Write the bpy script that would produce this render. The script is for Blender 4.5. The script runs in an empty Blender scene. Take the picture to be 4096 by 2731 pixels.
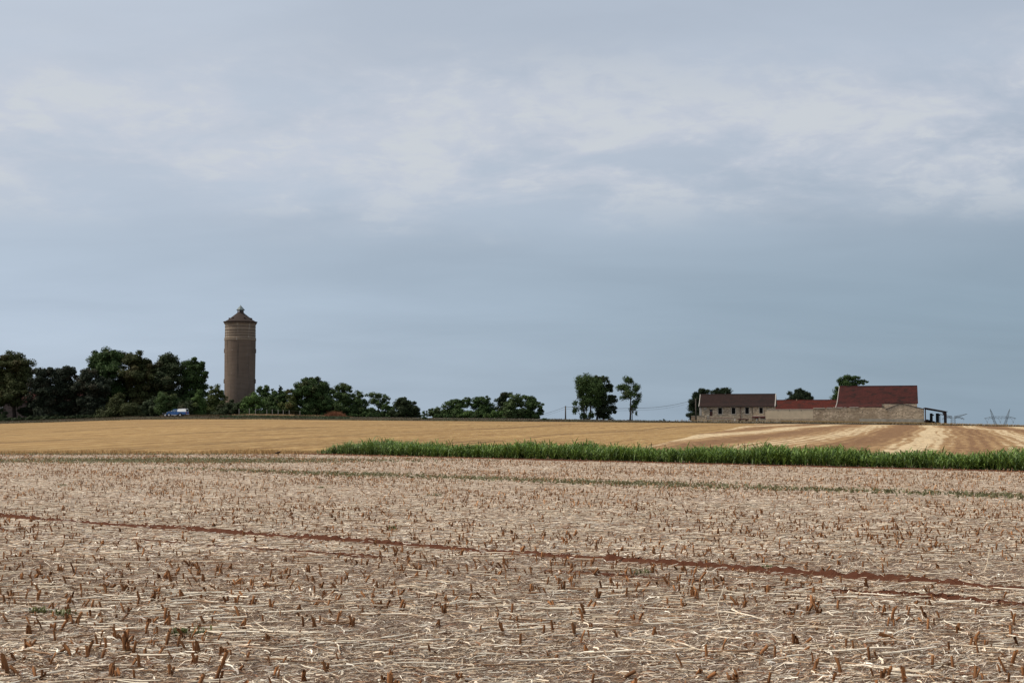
import bpy, bmesh, math, random
import numpy as np
from mathutils import Vector, Matrix
random.seed(7)
RNG = np.random.default_rng(11)
SC = bpy.context.scene
COL = SC.collection
R = math.radians

# ------------------------------------------------------------------ camera, world, sun, exposure
F = 4096 * 50 / 36.0            # focal length in photo pixels
EYE = 2.2
HROW = 1700.0                   # photo row of eye level
TH = math.atan((HROW - 1365.5) / F)
cam_d = bpy.data.cameras.new('camera'); cam = bpy.data.objects.new('camera', cam_d); COL.objects.link(cam)
cam_d.lens = 50; cam_d.sensor_width = 36; cam_d.clip_start = 0.2; cam_d.clip_end = 30000
cam.location = (0, 0, EYE); cam.rotation_euler = (R(90) + TH, 0, 0)
SC.camera = cam

SUN_EL, SUN_AZ = R(52), R(-88)     # azimuth from +Y (view direction), negative = left
world = bpy.data.worlds.new('World'); SC.world = world; world.use_nodes = True

class NT:
    """tiny node-graph writer"""
    def __init__(s, tree): s.t = tree; s.n = tree.nodes; s.l = tree.links
    def new(s, typ, **kw):
        n = s.n.new(typ)
        for k, v in kw.items(): setattr(n, k, v)
        return n
    def put(s, sock, v):
        if isinstance(v, bpy.types.NodeSocket): s.l.new(v, sock)
        elif v is not None:
            if isinstance(v, (tuple, list)) and len(v) == 3 and sock.type == 'RGBA': v = (*v, 1)
            sock.default_value = v
    def math(s, op, a, b=None, c=None, clamp=False):
        n = s.new('ShaderNodeMath', operation=op, use_clamp=clamp)
        for i, v in enumerate((a, b, c)):
            if v is not None: s.put(n.inputs[i], v)
        return n.outputs[0]
    def sstep(s, v, a, b, lo=0.0, hi=1.0):
        n = s.new('ShaderNodeMapRange', interpolation_type='SMOOTHSTEP')
        for i, x in enumerate((v, a, b, lo, hi)): s.put(n.inputs[i], x)
        return n.outputs[0]
    def lin(s, v, a, b, lo=0.0, hi=1.0):
        n = s.new('ShaderNodeMapRange')
        for i, x in enumerate((v, a, b, lo, hi)): s.put(n.inputs[i], x)
        return n.outputs[0]
    def mix(s, f, a, b, blend='MIX'):
        n = s.new('ShaderNodeMix', data_type='RGBA', blend_type=blend)
        s.put(n.inputs[0], f); s.put(n.inputs[6], a); s.put(n.inputs[7], b)
        return n.outputs[2]
    def noise(s, vec, scale, detail=4, rough=0.55, dist=0.0):
        n = s.new('ShaderNodeTexNoise')
        if vec is not None: s.put(n.inputs['Vector'], vec)
        n.inputs['Scale'].default_value = scale; n.inputs['Detail'].default_value = detail
        n.inputs['Roughness'].default_value = rough; n.inputs['Distortion'].default_value = dist
        return n.outputs[0]
    def voro(s, vec, scale, out='Distance', feature='F1', rand=1.0):
        n = s.new('ShaderNodeTexVoronoi', feature=feature)
        s.put(n.inputs['Vector'], vec); n.inputs['Scale'].default_value = scale
        n.inputs['Randomness'].default_value = rand
        return n.outputs[out]
    def xyz(s, v):
        n = s.new('ShaderNodeSeparateXYZ'); s.put(n.inputs[0], v); return n.outputs
    def comb(s, x, y, z):
        n = s.new('ShaderNodeCombineXYZ')
        for i, v in enumerate((x, y, z)): s.put(n.inputs[i], v)
        return n.outputs[0]
    def vscale(s, v, sc):
        n = s.new('ShaderNodeVectorMath', operation='MULTIPLY'); s.put(n.inputs[0], v); s.put(n.inputs[1], sc); return n.outputs[0]

def build_sky():
    g = NT(world.node_tree); g.n.clear()
    out = g.new('ShaderNodeOutputWorld'); bg = g.new('ShaderNodeBackground')
    sky = g.new('ShaderNodeTexSky', sky_type='NISHITA')
    sky.sun_disc = False; sky.sun_elevation = SUN_EL; sky.sun_rotation = SUN_AZ
    tc = g.new('ShaderNodeTexCoord')
    x, y, z = g.xyz(tc.outputs['Generated'])
    zc = g.math('MAXIMUM', z, 0.0)
    den = g.math('ADD', zc, 0.22)
    px = g.math('DIVIDE', x, den); py = g.math('DIVIDE', y, den)
    p = g.comb(px, py, 0.0)
    # overall veil: slate near the horizon, lilac grey above; brighter on the sun's side
    side = g.sstep(x, -0.52, 0.42)
    low = g.mix(side, (0.490, 0.580, 0.705), (0.262, 0.352, 0.440))
    high = g.mix(side, (0.535, 0.595, 0.685), (0.450, 0.515, 0.610))
    base = g.mix(g.sstep(z, 0.07, 0.21), low, high)
    # broad soft streaks
    n1 = g.noise(g.vscale(p, (1.1, 2.2, 1.0)), 1.3, 5, 0.52, 0.35)
    shade = g.lin(n1, 0.32, 0.68, 0.94, 1.06)
    base = g.mix(1.0, base, g.comb(shade, g.math('POWER', shade, 0.93), g.math('POWER', shade, 0.86)), 'MULTIPLY')
    # dark slate bar at about seven degrees, heavier away from the sun
    n3 = g.noise(g.vscale(p, (0.4, 0.4, 1.0)), 1.0, 3, 0.5)
    zz = g.math('ADD', z, g.math('MULTIPLY', g.math('SUBTRACT', n3, 0.5), 0.05))
    bar = g.math('MULTIPLY', g.sstep(zz, 0.085, 0.11), g.sstep(zz, 0.15, 0.115))
    base = g.mix(g.math('MULTIPLY', bar, 0.14), base, (0.27, 0.35, 0.43))
    # bright broken cloud in the middle of the sky in view
    q = g.comb(g.math('MULTIPLY', px, 2.4), g.math('MULTIPLY', py, 2.4), 7.37)
    n2 = g.noise(q, 1.6, 10, 0.57, 0.35)
    n4 = g.noise(g.vscale(p, (1.0, 1.2, 1.0)), 1.1, 3, 0.5, 0.2)
    n5 = g.noise(g.comb(g.math('MULTIPLY', px, 2.4), g.math('MULTIPLY', py, 2.8), 7.9), 6.0, 8, 0.62, 0.4)
    zb = g.math('ADD', z, g.math('MULTIPLY', g.math('SUBTRACT', n4, 0.5), 0.08))
    band = g.math('MULTIPLY', g.sstep(zb, 0.122, 0.185), g.sstep(zb, 0.275, 0.215))
    puff = g.sstep(g.math('ADD', n2, g.math('MULTIPLY', n5, 0.25)), 0.48, 0.72)
    base = g.mix(g.math('MULTIPLY', g.math('MULTIPLY', puff, band), 0.78), base, (0.600, 0.630, 0.700))
    crest = g.sstep(g.math('ADD', n2, g.math('MULTIPLY', n5, 0.5)), 0.76, 0.90)
    base = g.mix(g.math('MULTIPLY', g.math('MULTIPLY', crest, band), 0.6), base, (0.635, 0.670, 0.690))
    # the clear-sky light comes through the veil a little
    ov = g.mix(1.0, base, (10.0, 10.0, 10.0), 'MULTIPLY')
    col = g.mix(0.93, sky.outputs[0], ov)
    g.put(bg.inputs['Color'], col); bg.inputs['Strength'].default_value = 0.1
    g.l.new(bg.outputs[0], out.inputs[0])
build_sky()

sun_d = bpy.data.lights.new('sun', 'SUN'); sun = bpy.data.objects.new('sun', sun_d); COL.objects.link(sun)
sun_d.energy = 4.2; sun_d.angle = R(14); sun_d.color = (1.0, 0.92, 0.80)
_d = Vector((math.sin(SUN_AZ) * math.cos(SUN_EL), math.cos(SUN_AZ) * math.cos(SUN_EL), math.sin(SUN_EL)))
sun.rotation_euler = (-_d).to_track_quat('-Z', 'Y').to_euler(); sun.location = (0, 0, 60)
vs = SC.view_settings
vs.view_transform = 'Standard'; vs.look = 'None'; vs.gamma = 1; vs.exposure = 0; vs.use_curve_mapping = False

# ------------------------------------------------------------------ geometry of the place
_c, _s = math.cos(TH), math.sin(TH)
def P(px, py, Y):
    """world point seen at photo pixel (px, py) at distance Y"""
    u = (px - 2048) / F; v = (1365.5 - py) / F
    k = Y / (_c - v * _s)
    return Vector((u * k, Y, EYE + (_s + v * _c) * k))
def G(px, py):
    """point of the flat near field seen at a photo pixel"""
    u = (px - 2048) / F; v = (1365.5 - py) / F
    k = -EYE / (_s + v * _c)
    return Vector((u * k, (_c - v * _s) * k, 0))
def M(n, Y): return n * Y / F

EDGE = np.array([(-3000, 1700), (0, 1694), (200, 1689), (400, 1682), (560, 1678), (800, 1676), (1340, 1680), (2200, 1686.5),
                 (2760, 1691), (3200, 1695), (3700, 1699.5), (4096, 1706), (7000, 1712)], float)
BANK = np.array([(-3000, 1694), (0, 1686), (300, 1676), (560, 1666), (1000, 1663.5), (1340, 1667.5), (2200, 1675.5), (2600, 1682),
                 (2800, 1685.5), (3100, 1688), (3600, 1695), (3760, 1698), (4096, 1705.2), (7000, 1711)], float)
Y_EDGE, Y_BANK, Y_ROAD = 340.0, 354.0, 363.0
def zrow(tab, u, Y):
    row = np.interp(2048 + F * u / _c * 1.0, tab[:, 0], tab[:, 1])
    v = (1365.5 - row) / F
    return EYE + (_s + v * _c) * Y / (_c - v * _s)
HA, HB = G(1300, 1818), G(4096, 1888)
HD = (HB - HA).normalized(); HN = Vector((-HD.y, HD.x, 0))
if HN.y < 0: HN = -HN
HDEEP = 3.2
def y_boundary(u):
    """distance at which the near stubble ends, along direction u = x / Y"""
    u = np.asarray(u, float)
    q = HA + HN * (HDEEP + 0.6)
    den = (u * HD.y - HD.x)
    yy = np.where(np.abs(den) > 1e-6, (q.y * HD.x - q.x * HD.y) / np.where(np.abs(den) < 1e-6, 1, -den), 1e9)
    uA = HA.x / HA.y
    return np.where(u < uA + 0.001, q.y, np.clip(yy, 40, q.y))
def hterr(x, Y):
    x = np.asarray(x, float); Y = np.asarray(Y, float)
    u = np.clip(x / np.maximum(Y, 1.0), -0.7, 0.7)
    yb = y_boundary(u)
    ze = zrow(EDGE, u, Y_EDGE); zb = zrow(BANK, u, Y_BANK)
    s = np.clip((Y - yb) / (Y_EDGE - yb), 0, 1)
    z = ze * (1 - (1 - s) ** 1.22)
    z = z + 0.16 * np.sin(x * 0.045 + 1.0) * np.sin(Y * 0.05) * np.sin(np.pi * s) * np.clip(s * 3, 0, 1)
    t = np.clip((Y - Y_EDGE - 3) / 9.0, 0, 1)
    z = np.where(Y > Y_EDGE, ze + (zb - ze) * t, z)
    z = z + .07 * np.clip((Y - Y_BANK) / (Y_ROAD - Y_BANK), 0, 1)
    fall = np.clip(Y - 470, 0, 1500)
    z = z - np.minimum(fall * 0.028, 34.0)
    return z
def ht(x, Y): return float(hterr(x, Y))
def row_to_Y(px, row, lo=90, hi=339):
    ys = np.linspace(lo, hi, 1200); u = (px - 2048) / F
    zz = hterr(u * ys, ys)
    rr = 1365.5 - F * np.tan(np.arctan2(zz - EYE, ys) - TH)
    i = int(np.argmin(np.abs(rr - row))); return float(ys[i])

# ------------------------------------------------------------------ object helpers
def link(name, me, mat=None, parent=None, loc=None):
    o = bpy.data.objects.new(name, me); COL.objects.link(o)
    if mat is not None and me is not None and not me.materials: me.materials.append(mat)
    if parent is not None: o.parent = parent
    if loc is not None: o.location = loc
    return o
def tag(o, label, cat, group=None):
    o['label'] = label; o['category'] = cat
    if group: o['group'] = group
    return o
def thing(name, label, cat, loc, rz=0.0, group=None):
    o = bpy.data.objects.new(name, None); COL.objects.link(o)
    o.location = loc; o.rotation_euler = (0, 0, rz); o.empty_display_size = 0.5
    return tag(o, label, cat, group)
def kind(o, k): o['kind'] = k; return o
def np_mesh(name, V, Fc, color=None, smooth=False, nside=None):
    """V (n,3); Fc (m,k) array of same-size faces, or list of arrays"""
    me = bpy.data.meshes.new(name)
    fl = Fc if isinstance(Fc, list) else [Fc]
    V = np.asarray(V, np.float32)
    loops = np.concatenate([f.ravel() for f in fl]).astype(np.int32)
    sizes = np.concatenate([np.full(len(f), f.shape[1], np.int32) for f in fl])
    me.vertices.add(len(V)); me.vertices.foreach_set('co', V.ravel())
    me.loops.add(len(loops)); me.loops.foreach_set('vertex_index', loops)
    me.polygons.add(len(sizes))
    me.polygons.foreach_set('loop_start', np.concatenate([[0], np.cumsum(sizes)[:-1]]).astype(np.int32))
    if smooth: me.polygons.foreach_set('use_smooth', np.ones(len(sizes), bool))
    if color is not None:
        a = me.color_attributes.new('tint', 'FLOAT_COLOR', 'POINT')
        c = np.ones((len(V), 4), np.float32); c[:, :3] = color
        a.data.foreach_set('color', c.ravel())
    me.update(calc_edges=True); me.validate()
    return me
def bm_mesh(bm, name, smooth=False):
    bmesh.ops.recalc_face_normals(bm, faces=bm.faces)
    me = bpy.data.meshes.new(name); bm.to_mesh(me); bm.free()
    if smooth:
        for p in me.polygons: p.use_smooth = True
    return me
def add_box(bm, x0, x1, y0, y1, z0, z1):
    vs_ = [bm.verts.new((x, y, z)) for z in (z0, z1) for y in (y0, y1) for x in (x0, x1)]
    for f in ((0, 1, 3, 2), (4, 5, 7, 6), (0, 1, 5, 4), (2, 3, 7, 6), (0, 2, 6, 4), (1, 3, 7, 5)):
        bm.faces.new([vs_[i] for i in f])
def box(name, x0, x1, y0, y1, z0, z1, mat, parent=None, bev=0.0):
    bm = bmesh.new(); add_box(bm, x0, x1, y0, y1, z0, z1)
    if bev: bmesh.ops.bevel(bm, geom=bm.edges[:], offset=bev, segments=1, affect='EDGES')
    return link(name, bm_mesh(bm, name), mat, parent)
def add_tube(bm, pts, radii, n=6, cap=True):
    pts = [Vector(p) for p in pts]; rings = []
    for i, p in enumerate(pts):
        d = (pts[min(i + 1, len(pts) - 1)] - pts[max(i - 1, 0)]).normalized()
        a = d.cross(Vector((0, 0, 1)))
        if a.length < 1e-3: a = d.cross(Vector((0, 1, 0)))
        a.normalize(); b = d.cross(a).normalized()
        r = radii[i] if isinstance(radii, (list, tuple)) else radii
        rings.append([bm.verts.new(p + (a * math.cos(2 * math.pi * k / n) + b * math.sin(2 * math.pi * k / n)) * r) for k in range(n)])
    for r0, r1 in zip(rings, rings[1:]):
        for k in range(n): bm.faces.new((r0[k], r0[(k + 1) % n], r1[(k + 1) % n], r1[k]))
    if cap:
        bm.faces.new(rings[0]); bm.faces.new(rings[-1])
def tube(name, pts, radii, mat, parent=None, n=6, smooth=False):
    bm = bmesh.new(); add_tube(bm, pts, radii, n); return link(name, bm_mesh(bm, name, smooth), mat, parent)
def lathe(name, prof, mat, parent=None, n=48, smooth=True, cap=False):
    bm = bmesh.new(); rings = []
    for r, z in prof:
        rings.append([bm.verts.new((r * math.cos(2 * math.pi * k / n), r * math.sin(2 * math.pi * k / n), z)) for k in range(n)])
    for r0, r1 in zip(rings, rings[1:]):
        for k in range(n): bm.faces.new((r0[k], r0[(k + 1) % n], r1[(k + 1) % n], r1[k]))
    if cap: bm.faces.new(rings[-1]); bm.faces.new(rings[0])
    me = bm_mesh(bm, name)
    o = link(name, me, mat, parent)
    if smooth:
        for p in me.polygons: p.use_smooth = True
        me.set_sharp_from_angle(angle=R(25))
    return o
def add_prism(bm, poly, y0, y1, inset=0.0, zin=None):
    """side outline poly of (x, z) extruded from y0 to y1; vertices above zin are pulled in by inset"""
    def yy(z, y, s): return y + (s * inset if (zin is not None and z > zin) else 0)
    a = [bm.verts.new((x, yy(z, y0, 1), z)) for x, z in poly]
    b = [bm.verts.new((x, yy(z, y1, -1), z)) for x, z in poly]
    bm.faces.new(a); bm.faces.new(b)
    for i in range(len(poly)):
        j = (i + 1) % len(poly); bm.faces.new((a[i], a[j], b[j], b[i]))
def prism(name, poly, y0, y1, mat, parent=None, inset=0.0, zin=None, bev=0.0):
    bm = bmesh.new(); add_prism(bm, poly, y0, y1, inset, zin)
    if bev: bmesh.ops.bevel(bm, geom=bm.edges[:], offset=bev, segments=2, affect='EDGES', clamp_overlap=True)
    return link(name, bm_mesh(bm, name), mat, parent)

# ------------------------------------------------------------------ materials
def mat(name, rough=0.85, spec=0.25):
    m = bpy.data.materials.new(name); m.use_nodes = True
    b = m.node_tree.nodes['Principled BSDF']; b.inputs['Roughness'].default_value = rough
    b.inputs['Specular IOR Level'].default_value = spec
    return m, NT(m.node_tree), b
def bump(g, b, h, strength, dist):
    n = g.new('ShaderNodeBump'); n.inputs['Strength'].default_value = strength; n.inputs['Distance'].default_value = dist
    g.put(n.inputs['Height'], h); g.l.new(n.outputs[0], b.inputs['Normal'])
def pos(g): return g.new('ShaderNodeNewGeometry').outputs['Position']
def objc(g): return g.new('ShaderNodeTexCoord').outputs['Object']
def plain(name, c, rough=0.7, var=0.15, scale=3.0, spec=0.3, metal=0.0):
    m, g, b = mat(name, rough, spec)
    n = g.noise(objc(g), scale, 5, 0.6)
    f = g.lin(n, 0.3, 0.7, 1 - var, 1 + var)
    g.put(b.inputs['Base Color'], g.mix(1.0, c, g.comb(f, f, f), 'MULTIPLY')); b.inputs['Metallic'].default_value = metal
    return m
def tinted(name, rough=0.75, spec=0.2, trans=0.0, vary=0.3):
    """colour comes from the mesh's own tint per stalk or leaf"""
    m, g, b = mat(name, rough, spec)
    a = g.new('ShaderNodeAttribute', attribute_name='tint')
    r = g.new('ShaderNodeObjectInfo').outputs['Random']
    f = g.lin(r, 0, 1, 1 - vary, 1 + vary)
    c = g.mix(1.0, a.outputs['Color'], g.comb(f, f, f), 'MULTIPLY')
    g.put(b.inputs['Base Color'], c)
    if trans:
        t = g.new('ShaderNodeBsdfTranslucent'); g.put(t.inputs['Color'], c)
        ms = g.new('ShaderNodeMixShader'); ms.inputs[0].default_value = trans
        out = g.n['Material Output']
        g.l.new(b.outputs[0], ms.inputs[1]); g.l.new(t.outputs[0], ms.inputs[2]); g.l.new(ms.outputs[0], out.inputs[0])
    return m
MT = {}
MT['straw'] = tinted('straw', 0.6, 0.3, vary=0.0)
MT['stub'] = tinted('stub', 0.8, 0.15, vary=0.35)
MT['leaf'] = tinted('leaf', 0.65, 0.12, trans=0.10, vary=0.0)
MT['blade'] = tinted('blade', 0.5, 0.3, trans=0.22, vary=0.0)
MT['dry'] = tinted('dry_grass', 0.7, 0.2, trans=0.2, vary=0.0)

def m_stubble():
    m, g, b = mat('stubble_soil', 0.95, 0.1)
    p = pos(g); x, y, z = g.xyz(p)
    soil = g.mix(g.noise(p, 2.2, 6, 0.6), (0.075, 0.042, 0.030), (0.150, 0.096, 0.068))
    # matted chaff over the red soil
    s1 = g.noise(p, 34, 6, 0.7, 1.2); s2 = g.noise(g.vscale(p, (7, 16, 1)), 1.0, 6, 0.7, 1.0)
    chaff = g.mix(g.noise(p, 55, 4, 0.6), (0.24, 0.170, 0.120), (0.56, 0.455, 0.345))
    fac = g.sstep(g.math('ADD', g.math('MULTIPLY', s1, 0.6), g.math('MULTIPLY', s2, 0.4)), 0.45, 0.58)
    c = g.mix(g.math('MULTIPLY', fac, 0.90), soil, chaff)
    far = g.sstep(y, 18, 60)
    v = g.noise(g.vscale(p, (0.9, 1.8, 1)), 1.0, 7, 0.75, 0.6)
    farc = g.mix(g.sstep(v, 0.36, 0.62), (0.225, 0.150, 0.108), (0.58, 0.475, 0.375))
    c = g.mix(g.math('MULTIPLY', far, 0.75), c, farc)
    w = g.noise(g.vscale(p, (0.05, 0.16, 1)), 1.0, 4, 0.6)
    f = g.lin(w, 0.3, 0.7, 0.86, 1.12)
    g.put(b.inputs['Base Color'], g.mix(1.0, c, g.comb(f, f, f), 'MULTIPLY'))
    bump(g, b, g.math('ADD', s1, g.math('MULTIPLY', s2, 1.5)), 0.7, 0.03)
    return m
def rowcoords(g, k, ang=0.30):
    """coordinates along and across the drill rows, which run at a slant up the hill"""
    x, y, z = g.xyz(pos(g)); L = math.hypot(ang, 1)
    a = g.math('DIVIDE', g.math('SUBTRACT', x, g.math('MULTIPLY', y, ang)), L)
    l = g.math('DIVIDE', g.math('ADD', g.math('MULTIPLY', x, ang), y), L)
    return a, l
def m_golden():
    m, g, b = mat('golden_stubble', 0.9, 0.15)
    a, l = rowcoords(g, 1)
    p = pos(g)
    wob = g.math('MULTIPLY', g.math('SUBTRACT', g.noise(g.vscale(p, (0.012, 0.012, 0)), 1.0, 2), 0.5), 9.0)
    aw = g.math('ADD', a, wob)
    n1 = g.noise(g.comb(g.math('MULTIPLY', aw, 0.75), g.math('MULTIPLY', l, 0.022), 0.0), 1.0, 6, 0.68)
    n2 = g.noise(g.comb(g.math('MULTIPLY', aw, 2.4), g.math('MULTIPLY', l, 0.35), 4.0), 1.0, 6, 0.7)
    n3 = g.noise(g.vscale(p, (0.03, 0.06, 0)), 1.0, 4, 0.6)
    n4 = g.noise(p, 2.6, 5, 0.75)
    c = g.mix(g.sstep(n1, 0.34, 0.62), (0.195, 0.107, 0.037), (0.325, 0.202, 0.078))
    c = g.mix(g.math('MULTIPLY', g.sstep(n2, 0.46, 0.64), 0.55), c, (0.42, 0.285, 0.130))
    c = g.mix(g.math('MULTIPLY', g.sstep(n4, 0.58, 0.70), 0.5), c, (0.165, 0.082, 0.028))
    x_, y_, z_ = g.xyz(p)
    n6 = g.noise(g.comb(g.math('MULTIPLY', x_, 1.0), g.math('MULTIPLY', y_, 0.15), 3.0), 1.0, 5, 0.8)
    c = g.mix(g.math('MULTIPLY', g.sstep(n6, 0.52, 0.66), 0.55), c, (0.140, 0.070, 0.026))
    c = g.mix(g.math('MULTIPLY', g.sstep(n6, 0.46, 0.34), 0.50), c, (0.48, 0.335, 0.155))
    dash = g.sstep(g.noise(g.comb(g.math('MULTIPLY', aw, 0.55), g.math('MULTIPLY', l, 0.05), 12.0), 1.0, 3, 0.6), 0.63, 0.70)
    c = g.mix(g.math('MULTIPLY', dash, 0.6), c, (0.100, 0.050, 0.020))
    # wheel tracks: two dark lines every pass of the sprayer
    ph = g.math('FRACT', g.math('DIVIDE', g.math('ADD', aw, 6.0), 24.0))
    tr = g.math('ADD', g.sstep(g.math('ABSOLUTE', g.math('SUBTRACT', ph, 0.45)), 0.026, 0.007),
                g.sstep(g.math('ABSOLUTE', g.math('SUBTRACT', ph, 0.53)), 0.026, 0.007))
    br = g.sstep(g.noise(g.comb(g.math('MULTIPLY', aw, 0.1), g.math('MULTIPLY', l, 0.03), 2.0), 1.0, 4, 0.6), 0.38, 0.52)
    c = g.mix(g.math('MULTIPLY', g.math('MULTIPLY', tr, br), 0.7), c, (0.085, 0.043, 0.018))
    f = g.lin(n3, 0.3, 0.7, 0.86, 1.12)
    g.put(b.inputs['Base Color'], g.mix(1.0, c, g.comb(f, f, f), 'MULTIPLY'))
    bump(g, b, g.math('ADD', g.math('ADD', n4, n2), g.math('MULTIPLY', tr, -1.0)), 0.8, 0.12)
    return m
def m_tilled():
    m, g, b = mat('raked_straw', 0.9, 0.15)
    a, l = rowcoords(g, 1); p = pos(g)
    wob = g.math('MULTIPLY', g.math('SUBTRACT', g.noise(g.vscale(p, (0.011, 0.011, 0)), 1.0, 2, 0.5), 0.5), 9.0)
    aw = g.math('ADD', a, wob)
    big = g.noise(g.comb(g.math('MULTIPLY', aw, 0.10), g.math('MULTIPLY', l, 0.002), 1.0), 1.0, 2, 0.5)
    rag = g.noise(g.comb(g.math('MULTIPLY', aw, 0.9), g.math('MULTIPLY', l, 0.025), 1.0), 1.0, 6, 0.7)
    rip = g.noise(g.comb(g.math('MULTIPLY', aw, 1.9), g.math('MULTIPLY', l, 0.16), 7.0), 1.0, 5, 0.7)
    jit = g.noise(g.comb(g.math('MULTIPLY', aw, 0.035), g.math('MULTIPLY', l, 0.002), 5.0), 1.0, 2, 0.5)
    per = g.math('SINE', g.math('ADD', g.math('MULTIPLY', aw, 0.62), g.math('MULTIPLY', jit, 7.0)))
    tines = g.math('SINE', g.math('ADD', g.math('MULTIPLY', aw, 5.4), g.math('MULTIPLY', rag, 6.0)))
    v = g.math('ADD', g.math('MULTIPLY', per, 0.125), g.math('ADD', g.math('MULTIPLY', big, 0.35), 0.265))
    v = g.math('ADD', v, g.math('ADD', g.math('MULTIPLY', g.math('SUBTRACT', rag, 0.5), 0.22), g.math('MULTIPLY', g.math('SUBTRACT', rip, 0.5), 0.42)))
    v = g.math('ADD', v, g.math('MULTIPLY', tines, 0.045))
    c = g.mix(g.sstep(v, 0.30, 0.43), (0.190, 0.100, 0.043), (0.300, 0.180, 0.080))
    c = g.mix(g.sstep(v, 0.45, 0.55), c, (0.54, 0.41, 0.245))
    x_, y_, z_ = g.xyz(p)
    n4 = g.noise(g.comb(g.math('MULTIPLY', x_, 0.9), g.math('MULTIPLY', y_, 0.13), 3.0), 1.0, 6, 0.85)
    c = g.mix(g.math('MULTIPLY', g.sstep(n4, 0.50, 0.60), 0.62), c, (0.115, 0.056, 0.026))
    c = g.mix(g.math('MULTIPLY', g.sstep(n4, 0.47, 0.36), 0.45), c, (0.41, 0.275, 0.138))
    g.put(b.inputs['Base Color'], c)
    bump(g, b, g.math('ADD', n4, rip), 0.8, 0.15)
    return m
def m_verge():
    m, g, b = mat('verge_earth', 0.95, 0.1)
    p = pos(g)
    n = g.noise(g.vscale(p, (0.25, 0.8, 1)), 1.0, 6, 0.7); n2 = g.noise(p, 1.6, 5, 0.7)
    c = g.mix(g.sstep(n, 0.40, 0.60), (0.055, 0.034, 0.021), (0.035, 0.040, 0.018))
    c = g.mix(g.math('MULTIPLY', g.sstep(n2, 0.50, 0.70), 0.6), c, (0.105, 0.070, 0.042))
    g.put(b.inputs['Base Color'], c); bump(g, b, n2, 0.8, 0.2); return m
def m_road():
    m, g, b = mat('road_gravel', 0.9, 0.2)
    n = g.noise(pos(g), 2.5, 6, 0.7)
    g.put(b.inputs['Base Color'], g.mix(n, (0.22, 0.20, 0.18), (0.40, 0.37, 0.33))); return m
def m_ground():
    m, g, b = mat('far_fields', 0.95, 0.1)
    p = pos(g)
    n = g.noise(g.vscale(p, (0.004, 0.004, 0)), 1.0, 4, 0.6); n2 = g.noise(p, 0.9, 5, 0.7)
    c = g.mix(g.sstep(n, 0.42, 0.58), (0.30, 0.20, 0.10), (0.10, 0.10, 0.045))
    c = g.mix(g.math('MULTIPLY', n2, 0.5), c, (0.12, 0.08, 0.045))
    g.put(b.inputs['Base Color'], c); return m
def m_soil():
    m, g, b = mat('red_soil', 0.97, 0.08)
    p = pos(g); n = g.noise(p, 9, 6, 0.7)
    g.put(b.inputs['Base Color'], g.mix(n, (0.052, 0.018, 0.010), (0.135, 0.054, 0.030)))
    bump(g, b, n, 0.9, 0.05); return m
MT['soil'] = m_soil()

def stone(name, light, dark, mortar, scale=3.2, patch=0.0, pc=(0.3, 0.26, 0.2), lo=0.35, hi=0.6):
    """rubble stone: mottled courses with pale stones in dull mortar"""
    m, g, b = mat(name, 0.95, 0.1)
    p = objc(g)
    w = g.noise(p, 1.2, 3, 0.6)
    q = g.vscale(p, (1.0, 1.0, 1.9))
    cell = g.voro(q, scale, 'Color'); d = g.voro(q, scale, 'Distance', 'DISTANCE_TO_EDGE')
    cx, cy, cz = g.xyz(cell)
    c = g.mix(cx, dark, light)
    c = g.mix(g.sstep(d, 0.14, 0.03), c, mortar)
    big = g.noise(g.vscale(p, (0.30, 1, 0.55)), 1.0, 5, 0.65)
    c = g.mix(g.math('MULTIPLY', g.sstep(big, lo, hi), patch), c, pc)
    f = g.lin(w, 0.3, 0.7, 0.78, 1.15)
    c = g.mix(1.0, c, g.comb(f, f, f), 'MULTIPLY')
    g.put(b.inputs['Base Color'], c)
    bump(g, b, g.sstep(d, 0.02, 0.16), 0.7, 0.06)
    return m
def tiles(name, c0, c1, moss=(0.07, 0.06, 0.04), mossy=0.4, scale=1.0):
    """old clay tile: faint courses, patches, lichen"""
    m, g, b = mat(name, 0.88, 0.15)
    p = objc(g); x, y, z = g.xyz(p)
    br = g.new('ShaderNodeTexBrick')
    g.put(br.inputs['Vector'], g.comb(x, g.math('MULTIPLY', z, 1.4), 0.0))
    br.inputs['Scale'].default_value = 3.2 * scale; br.inputs['Mortar Size'].default_value = 0.03
    br.inputs['Brick Width'].default_value = 0.6; br.inputs['Row Height'].default_value = 0.5
    br.inputs['Color1'].default_value = (*c0, 1); br.inputs['Color2'].default_value = (*c1, 1)
    br.inputs['Mortar'].default_value = (c0[0] * .45, c0[1] * .45, c0[2] * .45, 1)
    n = g.noise(g.vscale(p, (0.5, 1, 0.8)), 1.0, 6, 0.7)
    n2 = g.noise(p, 2.8, 5, 0.72)
    c = g.mix(g.math('MULTIPLY', g.sstep(n, 0.45, 0.68), mossy), br.outputs[0], moss)
    c = g.mix(g.math('MULTIPLY', g.sstep(n2, 0.60, 0.72), 0.35), c, (c1[0] * 1.7, c1[1] * 2.2, c1[2] * 1.9))
    g.put(b.inputs['Base Color'], c)
    bump(g, b, br.outputs[1], -0.5, 0.04)
    return m
MT['house_stone'] = stone('house_stone', (0.82, 0.65, 0.46), (0.31, 0.235, 0.16), (0.44, 0.34, 0.24), 2.2, 0.4, (0.37, 0.288, 0.203))
MT['barn_stone'] = stone('barn_stone', (0.80, 0.62, 0.43), (0.33, 0.24, 0.16), (0.46, 0.345, 0.24), 2.1, 0.75, (0.34, 0.248, 0.162), 0.42, 0.56)
MT['gable_stone'] = stone('gable_stone', (0.82, 0.64, 0.44), (0.37, 0.275, 0.185), (0.50, 0.38, 0.265), 2.2, 0.65, (0.39, 0.30, 0.215), 0.45, 0.6)
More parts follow.
